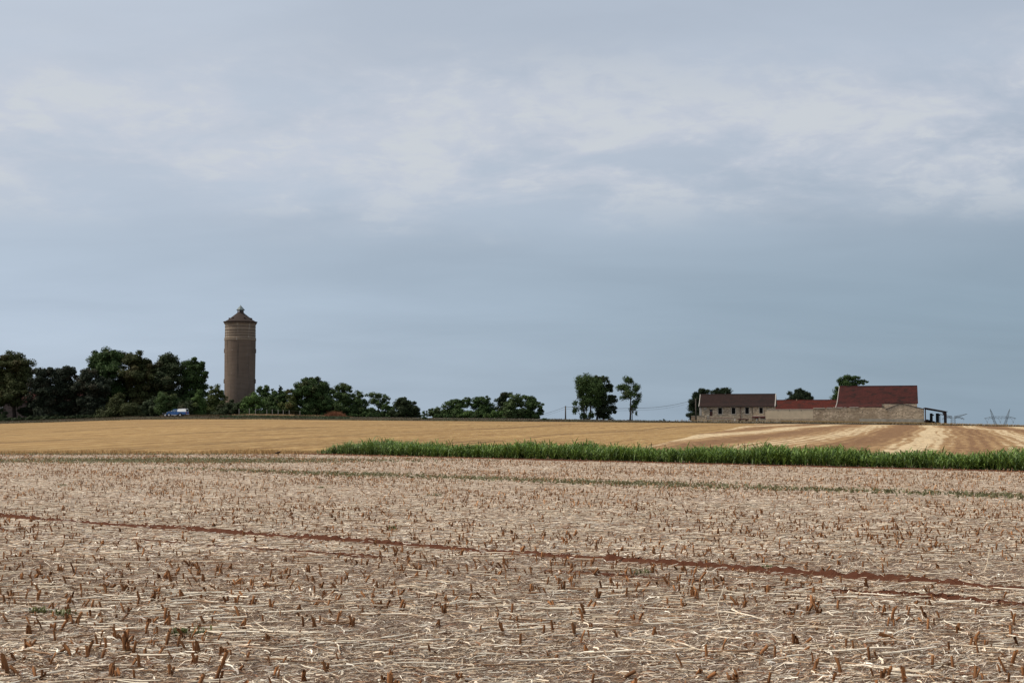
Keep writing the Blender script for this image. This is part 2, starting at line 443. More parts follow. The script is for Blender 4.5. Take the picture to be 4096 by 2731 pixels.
MT['orange_stone'] = stone('orange_stone', (0.52, 0.38, 0.25), (0.27, 0.185, 0.12), (0.31, 0.225, 0.15), 3.4, 0.45, (0.34, 0.235, 0.155))
MT['roof_dark'] = tiles('dark_roof_tiles', (0.0245, 0.0132, 0.0112), (0.037, 0.0195, 0.0163), (0.015, 0.0115, 0.010), 0.75)
MT['roof_red'] = tiles('red_roof_tiles', (0.062, 0.0125, 0.009), (0.105, 0.023, 0.015), (0.026, 0.013, 0.010), 0.8)
MT['roof_barn'] = tiles('barn_roof_tiles', (0.052, 0.0155, 0.0135), (0.080, 0.0235, 0.019), (0.017, 0.0115, 0.010), 0.9)
MT['render_wall'] = plain('beige_render', (0.60, 0.47, 0.32), 0.95, 0.10, 0.8, 0.1)
MT['cement'] = plain('grey_cement', (0.38, 0.335, 0.27), 0.95, 0.18, 0.9, 0.1)
MT['pale_stone'] = plain('pale_dressed_stone', (0.50, 0.44, 0.36), 0.9, 0.15, 4.0, 0.1)
MT['white_verge'] = plain('white_mortar', (0.40, 0.365, 0.325), 0.9, 0.15, 3.0, 0.1)
MT['shutter'] = plain('dark_shutter', (0.008, 0.009, 0.009), 1.0, 0.3, 6.0, 0.0)
MT['door'] = plain('brown_door', (0.085, 0.035, 0.025), 0.7, 0.25, 4.0)
MT['red_iron'] = plain('red_oxide_iron', (0.12, 0.035, 0.028), 0.7, 0.25, 4.0)
MT['dark_iron'] = plain('dark_iron', (0.035, 0.026, 0.024), 0.7, 0.25, 4.0)
MT['shed_steel'] = plain('shed_steel', (0.055, 0.030, 0.027), 0.7, 0.25, 2.0)
MT['harrow'] = plain('harrow_steel', (0.020, 0.023, 0.024), 0.6, 0.25, 4.0)
MT['wood_pole'] = plain('weathered_pole', (0.085, 0.072, 0.06), 0.9, 0.25, 5.0, 0.1)
MT['post'] = plain('pale_post', (0.30, 0.27, 0.235), 0.9, 0.2, 5.0, 0.1)
MT['wire'] = plain('wire', (0.03, 0.03, 0.032), 0.6, 0.1, 1.0)
MT['pylon'] = plain('galvanised_steel', (0.14, 0.165, 0.19), 0.6, 0.15, 1.0)
MT['bark'] = plain('bark', (0.050, 0.040, 0.032), 0.95, 0.35, 3.0, 0.1)
MT['zinc'] = plain('zinc_sheet', (0.11, 0.14, 0.142), 0.6, 0.15, 3.0, 0.35)
MT['glass'] = plain('dark_glass', (0.02, 0.025, 0.03), 0.08, 0.1, 1.0, 0.5)
MT['white'] = plain('white_paint', (0.84, 0.84, 0.82), 0.5, 0.05, 2.0)
MT['rubber'] = plain('rubber', (0.018, 0.018, 0.019), 0.85, 0.2, 4.0)
MT['alloy'] = plain('alloy', (0.50, 0.50, 0.52), 0.4, 0.1, 5.0, 0.5, 0.3)
MT['blue'] = plain('blue_car_paint', (0.018, 0.085, 0.25), 0.30, 0.06, 1.0, 0.5)
MT['black_car'] = plain('dark_car_paint', (0.012, 0.016, 0.017), 0.35, 0.06, 1.0, 0.5)
MT['lamp'] = plain('lamp_lens', (0.72, 0.74, 0.76), 0.15, 0.05, 1.0, 0.5)
MT['tail'] = plain('red_lens', (0.28, 0.012, 0.02), 0.25, 0.05, 1.0, 0.5)
MT['plumage'] = plain('brown_plumage', (0.030, 0.016, 0.012), 0.9, 0.35, 30.0, 0.1)

# ------------------------------------------------------------------ the ground
def sheet(name, us, ts, ylo, yhi, material, dz=0.0, upow=1.0):
    """sheet of ground between two boundaries given along directions u = x / Y"""
    U = np.array(us); V = []
    for t in ts:
        uu = np.array([float(u(t)) if callable(u) else u for u in us])
        lo = ylo(uu); hi = yhi(uu)
        Y = lo + (hi - lo) * t ** upow
        X = uu * Y
        V.append(np.stack([X, Y, hterr(X, Y) + dz], 1))
    V = np.concatenate(V); n = len(us); m = len(ts)
    i = np.arange(n - 1)[None, :] + n * np.arange(m - 1)[:, None]; i = i.ravel()
    me = np_mesh(name, V, np.stack([i, i + 1, i + n + 1, i + n], 1), smooth=True)
    o = link(name, me, material); kind(o, 'structure'); return o

# base land out to the skyline all round
def base_land():
    rad = np.concatenate([[0], np.geomspace(6, 300, 24), np.linspace(320, 520, 12), np.geomspace(560, 9000, 22)])
    na = 192; V = [(0, 0, -0.3)]
    for r in rad[1:]:
        a = np.arange(na) / na * 2 * np.pi
        x = r * np.sin(a); y = r * np.cos(a)
        front = y > 1
        z = np.where(front, hterr(x, np.maximum(y, 1)), 0.0)
        # behind and beside the camera the land is level and falls away gently
        side = np.clip((np.abs(x) / np.maximum(y, 1) - 0.6) / 0.6, 0, 1)
        zb = -np.clip(r - 470, 0, 1214) * 0.028
        z = z * (1 - side) + zb * side
        V += list(np.stack([x, y, z - 0.35], 1))
    Fs = [np.array([[0, 1 + (k + 1) % na, 1 + k] for k in range(na)])]
    q = []
    for j in range(len(rad) - 2):
        for k in range(na):
            a0 = 1 + j * na + k; a1 = 1 + j * na + (k + 1) % na
            q.append((a0, a1, a1 + na, a0 + na))
    Fs.append(np.array(q))
    o = link('land', np_mesh('land', np.array(V), Fs, smooth=True), m_ground()); kind(o, 'structure')
base_land()
US = np.linspace(-0.62, 0.62, 150)
yb_f = lambda u: y_boundary(u)
sheet('stubble_field', list(US), np.linspace(0, 1, 90), lambda u: np.full_like(u, 2.0), yb_f, m_stubble(), upow=1.6)
# line where the golden field meets the raked strips
split_px = [(3015, 1698), (2930, 1713), (2857, 1727), (2740, 1751), (2640, 1773), (2540, 1795), (2420, 1825)]
sp = [(row_to_Y(px, r), (px - 2048) / F) for px, r in split_px]
sp.sort(); spY = np.array([a for a, _ in sp]); spU = np.array([b for _, b in sp])
def split_u(t):
    u = 0.1
    for _ in range(12):
        Y = float(y_boundary(u)) + (Y_EDGE - float(y_boundary(u))) * t
        u = float(np.interp(Y, spY, spU))
    return u
ST = {}
def su(t):
    k = round(t, 5)
    if k not in ST: ST[k] = split_u(t)
    return ST[k]
ts = np.linspace(0, 1, 80)
edge_f = lambda u: np.full_like(u, Y_EDGE)
gl = [(lambda t, w=w: -0.62 + (su(t) + 0.62) * w) for w in np.linspace(0, 1, 110)]
tl = [(lambda t, w=w: su(t) + (0.62 - su(t)) * w) for w in np.linspace(0, 1, 60)]
sheet('golden_field', gl, ts, yb_f, edge_f, m_golden())
sheet('raked_field', tl, ts, yb_f, edge_f, m_tilled())
bank_f = lambda u: np.full_like(u, Y_BANK); road_f = lambda u: np.full_like(u, Y_ROAD)
MT['verge'] = m_verge()
sheet('verge', list(US), np.linspace(0, 1, 12), edge_f, bank_f, MT['verge'])
sheet('road', list(US), np.linspace(0, 1, 4), bank_f, road_f, m_road(), dz=0.0)
sheet('roadside_ground', list(US), np.linspace(0, 1, 10), road_f, lambda u: np.full_like(u, 466.0), MT['verge'])

# ------------------------------------------------------------------ water tower
def water_tower():
    Y = 392.0; cx = 957.5; gz = ht(P(cx, 1660, Y).x, Y)
    c = P(cx, 1660, Y)
    t = thing('water_tower', 'tall round concrete water tower with conical tiled roof and lantern', 'water tower', (c.x, Y, gz))
    def z(row): return P(cx, row, Y).z - gz
    def r(h): return M(h, Y)
    m, g, b = mat('tower_concrete', 0.95, 0.1)
    p = objc(g); x, y, zz = g.xyz(p)
    n = g.noise(g.vscale(p, (0.5, 0.5, 0.12)), 1.0, 5, 0.6); n2 = g.noise(g.vscale(p, (0.25, 0.25, 1.5)), 1.0, 4, 0.6)
    n3 = g.noise(g.vscale(p, (1.1, 1.1, 0.06)), 1.0, 4, 0.65)
    cc = g.mix(n, (0.115, 0.084, 0.064), (0.190, 0.145, 0.114))
    cc = g.mix(g.math('MULTIPLY', g.sstep(n3, 0.52, 0.66), 0.65), cc, (0.055, 0.048, 0.043))
    f = g.lin(n2, 0.3, 0.7, 0.88, 1.12)
    cc = g.mix(1.0, cc, g.comb(f, f, f), 'MULTIPLY')
    # pale flakes
    cc = g.mix(g.sstep(g.noise(g.vscale(p, (1.4, 1.4, 3.0)), 1.0, 2, 0.5), 0.745, 0.765), cc, (0.45, 0.42, 0.38))
    g.put(b.inputs['Base Color'], cc); bump(g, b, n2, 0.3, 0.1)
    m2, g, b = mat('tank_concrete', 0.95, 0.1)
    p = objc(g)
    n = g.noise(g.vscale(p, (0.35, 0.35, 0.9)), 1.0, 5, 0.65)
    dr = g.noise(g.vscale(p, (1.5, 1.5, 0.06)), 1.0, 4, 0.7)
    cc = g.mix(n, (0.145, 0.113, 0.086), (0.290, 0.230, 0.176))
    cc = g.mix(g.math('MULTIPLY', g.sstep(dr, 0.57, 0.66), 0.75), cc, (0.46, 0.42, 0.37))
    cc = g.mix(g.math('MULTIPLY', g.sstep(dr, 0.38, 0.30), 0.6), cc, (0.07, 0.06, 0.05))
    g.put(b.inputs['Base Color'], cc); bump(g, b, n, 0.3, 0.08)
    ring = plain('rust_stained_ring', (0.078, 0.058, 0.047), 0.9, 0.35, 1.5, 0.1)
    roofm, g, b = mat('tower_roof_tiles', 0.9, 0.12)
    p = objc(g); n = g.noise(p, 1.4, 6, 0.7)
    cc = g.mix(n, (0.030, 0.0215, 0.0185), (0.054, 0.040, 0.034))
    x, y, zz = g.xyz(p)
    cc = g.mix(g.math('MULTIPLY', g.sstep(g.noise(p, 3.0, 5, 0.7), 0.55, 0.7), 0.5), cc, (0.070, 0.064, 0.055))
    g.put(b.inputs['Base Color'], cc)
    lathe('shaft', [(r(61.2), 0), (r(60.0), z(1625)), (r(61.8), z(1363))], m, t)
    lathe('ring_beam', [(r(61.8), z(1363)), (r(63.2), z(1362)), (r(63.4), z(1357)), (r(61.9), z(1356.2)), (r(61.9), z(1354.5)), (r(63.0), z(1354)), (r(63.0), z(1352)), (r(60.8), z(1351))], m2, t)
    lathe('tank', [(r(60.9), z(1353)), (r(60.4), z(1296))], m2, t)
    for rr in (1307.5, 1322, 1333, 1343):
        lathe('groove_ring', [(r(60.2), z(rr + 1.3)), (r(61.3), z(rr + 1.0)), (r(61.3), z(rr - 0.9)), (r(60.2), z(rr - 1.2))], ring, t)
    lathe('ledge', [(r(60.0), z(1299)), (r(63), z(1298)), (r(63.5), z(1295.3)), (r(60), z(1295))], MT['pale_stone'] if False else m2, t)
    lathe('cornice', [(r(60), z(1295.2)), (r(63.8), z(1295)), (r(67.5), z(1288.5)), (r(67.8), z(1287.2)), (r(60), z(1286.6))], ring, t)
    lathe('roof', [(r(65.5), z(1288.2)), (r(60), z(1285.4)), (r(48), z(1278.5)), (r(14.5), z(1252.5)), (r(13.5), z(1252.2))], roofm, t, smooth=True)
    lathe('lantern', [(r(13), z(1253)), (r(13.8), z(1252)), (r(13.8), z(1250.6)), (r(12.9), z(1250)), (r(12.9), z(1241)), (r(8), z(1240.5))], ring, t, n=8, smooth=False)
    for k in range(8):
        a = math.pi / 4 * k + math.pi / 8 + 0.0
        w = box('lantern_window', -0.17, 0.17, -0.02, 0.02, -0.25, 0.25, MT['lamp'] if k == 5 else MT['glass'], t)
        rad = r(12.9) * math.cos(math.pi / 8) + 0.015
        w.location = (rad * math.cos(a), rad * math.sin(a), z(1245.6)); w.rotation_euler = (0, 0, a + math.pi / 2)
    lathe('cap', [(r(12), z(1241.2)), (r(17.2), z(1240.8)), (r(17.4), z(1239.4)), (r(0.6), z(1221.5)), (r(0.5), z(1219.5))], MT['zinc'], t, n=8, smooth=False, cap=True)
    for a in (200, 238, 302, 340, 178, 2):
        v = box('roof_vent', -0.22, 0.22, -0.12, 0.2, -0.1, 0.28, roofm, t)
        rad = r(45); v.location = (rad * math.cos(R(a)), rad * math.sin(R(a)), z(1276.2)); v.rotation_euler = (0, 0, R(a + 90))
    for rows in ((1395, 1412), (1516, 1533)):
        for a in (180, 0):
            v = box('side_bracket', -0.35, 0.35, -0.55, 0.55, 0, z(rows[0]) - z(rows[1]), m, t, 0.05)
            rad = r(61.3) - 0.22; v.location = (rad * math.cos(R(a)), rad * math.sin(R(a)), z(rows[1]))
water_tower()

# ------------------------------------------------------------------ farm buildings
def wall_openings(name, x0, x1, z0, z1, y0, thick, opens, material, parent):
    """front wall with real recessed openings (list of x0,x1,z0,z1); the camera side is y0"""
    xs = sorted({x0, x1, *[o[0] for o in opens], *[o[1] for o in opens]})
    zs = sorted({z0, z1, *[o[2] for o in opens], *[o[3] for o in opens]})
    bm = bmesh.new()
    def quad(a, b_, c, d): bm.faces.new([bm.verts.new(v) for v in (a, b_, c, d)])
    for i in range(len(xs) - 1):
        for j in range(len(zs) - 1):
            mx, mz = (xs[i] + xs[i + 1]) / 2, (zs[j] + zs[j + 1]) / 2
            if any(o[0] < mx < o[1] and o[2] < mz < o[3] for o in opens): continue
            quad((xs[i], y0, zs[j]), (xs[i + 1], y0, zs[j]), (xs[i + 1], y0, zs[j + 1]), (xs[i], y0, zs[j + 1]))
    for a, b_, c, d in opens:
        y1 = y0 + 0.28
        quad((a, y0, c), (a, y1, c), (a, y1, d), (a, y0, d)); quad((b_, y0, c), (b_, y1, c), (b_, y1, d), (b_, y0, d))
        quad((a, y0, d), (b_, y0, d), (b_, y1, d), (a, y1, d)); quad((a, y0, c), (b_, y0, c), (b_, y1, c), (a, y1, c))
    return bm
def gable_shell(bm, x0, x1, y0, y1, z0, ze_f, ze_b, yr, zr):
    """side and back walls up to the roof line, no front"""
    for x in (x0, x1):
        bm.faces.new([bm.verts.new(v) for v in ((x, y0, z0), (x, y1, z0), (x, y1, ze_b), (x, yr, zr), (x, y0, ze_f))])
    bm.faces.new([bm.verts.new(v) for v in ((x0, y1, z0), (x1, y1, z0), (x1, y1, ze_b), (x0, y1, ze_b))])
def slab(name, prof, x0, x1, material, parent, th=0.14, xs0=None):
    """roof skin over a (y, z) profile, with thickness"""
    bm = bmesh.new(); n = len(prof)
    xs0 = xs0 or [x0] * n; sides = (xs0, [x1] * n)
    top = [[bm.verts.new((x, y, z + th)) for x, (y, z) in zip(xs, prof)] for xs in sides]
    bot = [[bm.verts.new((x, y, z)) for x, (y, z) in zip(xs, prof)] for xs in sides]
    for k in range(n - 1):
        bm.faces.new((top[0][k], top[0][k + 1], top[1][k + 1], top[1][k])); bm.faces.new((bot[0][k], bot[0][k + 1], bot[1][k + 1], bot[1][k]))
        for s in (0, 1): bm.faces.new((top[s][k], top[s][k + 1], bot[s][k + 1], bot[s][k]))
    for k in (0, n - 1): bm.faces.new((top[0][k], top[1][k], bot[1][k], bot[0][k]))
    return link(name, bm_mesh(bm, name), material, parent)
def verge_strip(prof, x, w, material, parent, name='verge_coping', th=0.2):
    return slab(name, prof, x - w / 2, x + w / 2, material, parent, th)

FA = R(14.0); FOFF = 14.0; P_world, ht_world, thing_world = P, ht, thing
def W(x, y):
    return x * math.cos(FA) + y * math.sin(FA), -x * math.sin(FA) + y * math.cos(FA)
def PF(px, py, Y):
    d = P_world(px, py, 1.0); dz = d.z - EYE
    x = d.x * math.cos(FA) - math.sin(FA); y = d.x * math.sin(FA) + math.cos(FA)
    k = (Y + FOFF) / y
    return Vector((x * k, Y, EYE + dz * k))
def htF(x, Y): return ht_world(*W(x, Y + FOFF))
def thingF(name, label, cat, loc, rz=0.0, group=None):
    x, y = W(loc[0], loc[1] + FOFF)
    return thing_world(name, label, cat, (x, y, loc[2]), rz - FA, group)
# the farm stands on its own axis, turned a little towards the near field
P, ht, thing = PF, htF, thingF
def farmhouse():
    Y = 382.0
    o = P(2798, 1692, Y); gz = ht(P(2950, 1690, Y).x, Y) - 0.1
    t = thing('farmhouse', 'long stone farmhouse with dark brown tiled roof and four shuttered windows', 'house', (o.x, Y, gz))
    X = lambda px: P(px, 1650, Y).x - o.x
    Z = lambda row: P(2950, row, Y).z - gz
    x1 = X(3096); zw = Z(1624.5); zr = Z(1577); D = 7.0
    wins = [(2873, 2888), (2927, 2941), (2981, 2995.5), (3037.5, 3051)]
    rows = [(1630.5, 1655.5), (1630, 1655), (1629.5, 1654.5), (1630, 1653.5)]
    ops = [(X(a), X(b), Z(r1), Z(r0)) for (a, b), (r0, r1) in zip(wins, rows)]
    door = (X(2838.5), X(2850), Z(1664), Z(1638.5)); ops2 = ops + [door]
    bm = wall_openings('wall', 0, x1, 0, zw, 0, 0.3, ops2, None, t)
    gable_shell(bm, 0, x1, 0, D, 0, zw, zw, D / 2, zr - 0.05)
    link('wall', bm_mesh(bm, 'wall'), MT['house_stone'], t)
    prof = [(-0.35, zw - 0.12), (0.9, zw + 0.75), (D / 2, zr), (D - 0.9, zw + 0.75), (D + 0.35, zw - 0.12)]
    slab('roof', prof, -0.05, x1 + 0.22, MT['roof_dark'], t)
    verge_strip(prof, -0.12, 0.17, MT['white_verge'], t); verge_strip(prof, x1 + 0.32, 0.22, MT['white_verge'], t)
    tube('ridge', [(-0.1, D / 2, zr + 0.13), (x1 + 0.2, D / 2, zr + 0.13)], 0.13, MT['roof_dark'], t, 8)
    for i, (a, b, c, d) in enumerate(ops):
        w = box('window', a + 0.003, b - 0.003, 0.15, 0.2, c + 0.003, d - 0.003, MT['shutter'], t)
        bm = bmesh.new(); e = 0.16
        add_box(bm, a - e, a, -0.02, 0.1, c, d); add_box(bm, b, b + e, -0.02, 0.1, c, d)
        add_box(bm, a - e, b + e, -0.022, 0.1, d, d + (0.2 if i < 3 else 0.14)); add_box(bm, a - e - .03, b + e + .03, -0.06, 0.1, c - 0.17, c)
        link('frame', bm_mesh(bm, 'frame'), MT['pale_stone'], w)
        box('centre_bar', (a + b) / 2 - .025, (a + b) / 2 + .025, 0.12, 0.152, c + .01, d - .01, MT['dark_iron'], w)
    a, b, c, d = door
    dr = box('door', a + .003, b - .003, 0.12, 0.18, c, d - .003, MT['door'], t)
    box('lintel', a - 0.25, b + 0.3, -0.025, 0.1, d, d + 0.16, MT['dark_iron'], dr)
    box('top_light', a + .1, b - .1, 0.1, 0.121, d - 0.45, d - 0.1, MT['glass'], dr)
    bm = bmesh.new(); add_box(bm, X(2815), X(2827.5), -0.03, 0.05, Z(1638), Z(1632.5))
    link('blocked_window', bm_mesh(bm, 'bw'), MT['cement'], t)
    box('lintel', X(2813), X(2829), -0.032, 0.05, Z(1632.4), Z(1629.5), MT['pale_stone'], t)
    box('whitewashed_corner', -0.03, X(2806), -0.03, 0.3, Z(1660), zw - .12, MT['white_verge'], t)
    tube('downpipe', [(X(2967), -0.25, zw - .1), (X(2961), -0.12, zw - 0.35), (X(2961), -0.1, 0.1)], 0.075, MT['red_iron'], t)
    tube('downpipe', [(X(3010), -0.1, Z(1629)), (X(3010), -0.1, 0.2)], 0.04, MT['dark_iron'], t)
    box('gutter', 0.0, x1, -0.46, -0.36, zw - .18, zw - .06, MT['dark_iron'], t)
    # lean-to canopy at the right end
    cn = prism('porch_canopy', [(X(3012), Z(1662.5)), (X(3062), Z(1662.5)), (X(3062), Z(1665)), (X(3012), Z(1665))], -1.6, -0.01, MT['pale_stone'], t)
    box('canopy_fascia', X(3010), X(3062), -1.7, -1.6, Z(1671), Z(1664.6), MT['red_iron'], t)
    for px in (3012, 3060):
        box('canopy_post', X(px) - .06, X(px) + .06, -1.68, -1.56, 0, Z(1671), MT['dark_iron'], t)
    return t
farmhouse()

def yard():
    """low walls, gate pillar, and bits in front of the house"""
    Y = 376.0
    def wall(name, label, px0, px1, top, m, cat='wall', th=0.35, cap=None, dy=0.0, bot=None, capm=None):
        a = P(px0, 1680, Y + dy); b = P(px1, 1680, Y + dy)
        gz = min(ht(a.x, Y + dy), ht(b.x, Y + dy)) - 0.15
        t = thing(name, label, cat, (a.x, Y + dy, gz))
        h = P(px0, top, Y + dy).z - gz
        box('masonry', 0, b.x - a.x, 0, th, 0, h, m, t)
        if cap: box('coping', -.04, b.x - a.x + .04, -.05, th + .05, h, h + cap, capm or MT['pale_stone'], t)
        return t, h
    wall('yard_wall', 'orange rubble wall end piece left of the wooden pole', 2765, 2781, 1663.5, MT['orange_stone'], cap=0.08)
    wall('yard_wall', 'grey rubble wall between the wooden pole and the gate pillar', 2787, 2817, 1663, MT['house_stone'], cap=0.10, capm=MT['cement'])
    wall('gate_pillar', 'square stone gate pillar at the end of the low wall', 2817.5, 2825, 1655.5, MT['house_stone'], 'pillar', 0.5, 0.1)
    t, h = wall('yard_wall', 'long low stone wall with red rail under the farmhouse windows', 2826, 2930, 1676.5, MT['house_stone'], cap=0.07)
    L = P(2930, 1680, Y).x - P(2826, 1680, Y).x
    tube('rail', [(0, 0.18, h + 0.32), (L, 0.18, h + 0.32)], 0.05, MT['red_iron'], t)
    for k in range(8): tube('rail_post', [(L * k / 7.0 * .98 + .05, 0.18, h), (L * k / 7.0 * .98 + .05, 0.18, h + 0.32)], 0.035, MT['red_iron'], t)
    wall('gate_pillar', 'short stone pillar where the long low wall ends', 2930.5, 2935, 1671, MT['house_stone'], 'pillar', 0.45, 0.06)
    wall('gate_pillar', 'stone pillar beside the beige rendered wall', 3034.5, 3040, 1670.5, MT['house_stone'], 'pillar', 0.45, 0.06)
    wall('yard_wall', 'short grey stone wall joining the beige rendered wall', 3040.3, 3064, 1675.5, MT['house_stone'], cap=0.06)
    # farm trailer / planks behind the gap
    a = P(2951, 1684, Y + 2); gz = ht(a.x, Y + 2)
    t = thing('flat_trailer', 'low flat farm trailer with red rail in front of farmhouse', 'trailer', (a.x, Y + 2, gz))
    L = P(2996, 1684, Y + 2).x - a.x
    box('bed', 0, L, -0.9, 0.9, 0.55, 0.68, MT['dark_iron'], t); box('side_rail', 0, L, -0.95, -0.9, 0.70, 0.86, MT['red_iron'], t)
    for x in (0.6, L - 0.6):
        w = lathe('wheel', [(0.05, -0.1), (0.32, -0.1), (0.34, 0), (0.32, 0.1), (0.05, 0.1)], MT['rubber'], t, 16, cap=True)
        w.rotation_euler = (R(90), 0, 0); w.location = (x, -0.75, 0.34)
    a = P(2832.5, 1672, 380.5); gz = ht(a.x, 380.5)
    t = thing('oil_tank', 'pale box shaped tank standing beside the farmhouse door', 'tank', (a.x, 380.5, gz))
    box('body', -0.35, 0.35, -0.3, 0.3, 0.35, P(2832, 1659, 380.5).z - gz, MT['cement'], t, 0.05)
    for x in (-.28, .28): box('leg', x - .04, x + .04, -.25, .25, 0, 0.35, MT['dark_iron'], t)
    for px, lab in ((2940, 'pale marker stake at the left side of the yard entrance'), (3028, 'pale marker stake at the right side of the yard entrance')):
        a = P(px, 1680, Y); gz = ht(a.x, Y)
        s = tube('marker_stake', [(0, 0, -.1), (0, 0, 0.8)], 0.07, MT['white']); s.location = (*W(a.x, Y - .5 + FOFF), gz)
        tag(s, lab, 'stake', 'marker stakes at the yard entrance')
yard()

def long_building():
    Y = 392.0
    o = P(3094, 1690, Y); gz = ht(o.x, Y) - 0.15
    t = thing('long_outbuilding', 'low outbuilding with long bright red tiled roof between farmhouse and barn', 'outbuilding', (o.x, Y, gz))
    X = lambda px: P(px, 1650, Y).x - o.x
    Z = lambda row: P(3200, row, Y).z - gz
    x1 = X(3352); zw = Z(1641); zr = Z(1601); D = 6.6
    bm = wall_openings('w', 0, x1, 0, zw, 0, .3, [], None, t); gable_shell(bm, 0, x1, 0, D, 0, zw, zw, D / 2, zr - 0.05)
    link('wall', bm_mesh(bm, 'wall'), MT['barn_stone'], t)
    prof = [(-0.35, zw - 0.2), (D / 2, zr), (D + 0.35, zw - 0.2)]
    slab('roof', prof, 0.0, x1, MT['roof_red'], t)
    tube('ridge', [(0, D / 2, zr + .13), (x1, D / 2, zr + .13)], 0.13, MT['roof_red'], t, 8)
    ch = box('chimney', X(3183), X(3187), D / 2 - .2, D / 2 + .3, zr, Z(1594.5), MT['orange_stone'], t)
    return t
long_building()

def farm_walls():
    Y = 379.0
    o = P(3062, 1690, Y); gz = ht(P(3160, 1690, Y).x, Y) - 0.3
    t = thing('rendered_wall', 'plain beige rendered wall in front of the long red roof', 'wall', (o.x, Y, gz))
    X = lambda px: P(px, 1650, Y).x - o.x
    Z = lambda row: P(3160, row, Y).z - gz
    bm = bmesh.new(); add_prism(bm, [(0, Z(1674)), (0, Z(1645.5)), (X(3067.5), Z(1645.2)), (X(3067.5), Z(1638.5)), (X(3252), Z(1636.2)), (X(3252), Z(1674))], 0, 0.4)
    link('render', bm_mesh(bm, 'r'), MT['render_wall'], t)
    box('plinth', -0.02, X(3252), -0.05, 0.45, 0, Z(1673.9), MT['house_stone'], t)
    box('coping', X(3068), X(3252), -.06, .46, Z(1638), Z(1636), MT['pale_stone'], t)
    for px in (3112, 3158, 3205):
        box('tie_iron', X(px) - .05, X(px) + .05, -.05, .0, Z(1643.5), Z(1637), MT['dark_iron'], t)
    # rough stone wall of the yard, broken coping
    o2 = P(3252.3, 1690, Y); gz = ht(P(3400, 1690, Y).x, Y) - 0.35
    t = thing('rubble_wall', 'high rubble stone wall with broken pale coping in front of the barn', 'wall', (o2.x, Y, gz))
    X = lambda px: P(px, 1650, Y).x - o2.x
    Z = lambda row: P(3400, row, Y).z - gz
    pts = [(0, 0), (0, Z(1632.3))]
    random.seed(4); x = 0.0
    while x < X(3545) - .8:
        x += random.uniform(0.5, 1.1); row = np.interp(x / X(3545), [0, 0.25, .5, 0.9, 1], [1632, 1631.2, 1629.6, 1629.4, 1634])
        pts.append((x, Z(row + random.uniform(-.7, .7))))
    pts += [(X(3545), Z(1640)), (X(3545), 0)]
    bm = bmesh.new(); add_prism(bm, pts, 0, 0.5); link('masonry', bm_mesh(bm, 'r'), MT['barn_stone'], t)
    for px, w, row in ((3254, 46, 1630.6), (3306, 22, 1629.8), (3331, 40, 1628.8), (3376, 10, 1629), (3398, 36, 1628)):
        box('coping_stone', X(px), X(px + w), -.1, .55, Z(row + 1.8), Z(row - .6), MT['pale_stone'], t)
    for px, row in ((3259, 1649), (3283, 1649), (3320, 1649), (3353, 1648), (3390, 1648.5), (3416, 1648.5), (3267, 1661), (3303, 1667.5), (3341, 1665.5), (3388, 1665.5), (3449, 1647), (3468, 1650), (3504, 1637)):
        box('putlog_hole', X(px) - .09, X(px) + .09, -.012, .02, Z(row + 1.4), Z(row - 1.4), MT['shutter'], t)
    box('cement_plinth', X(3437), X(3545), -.04, .02, 0, Z(1674.5), MT['cement'], t)
    # warm orange end of the wall
farm_walls()

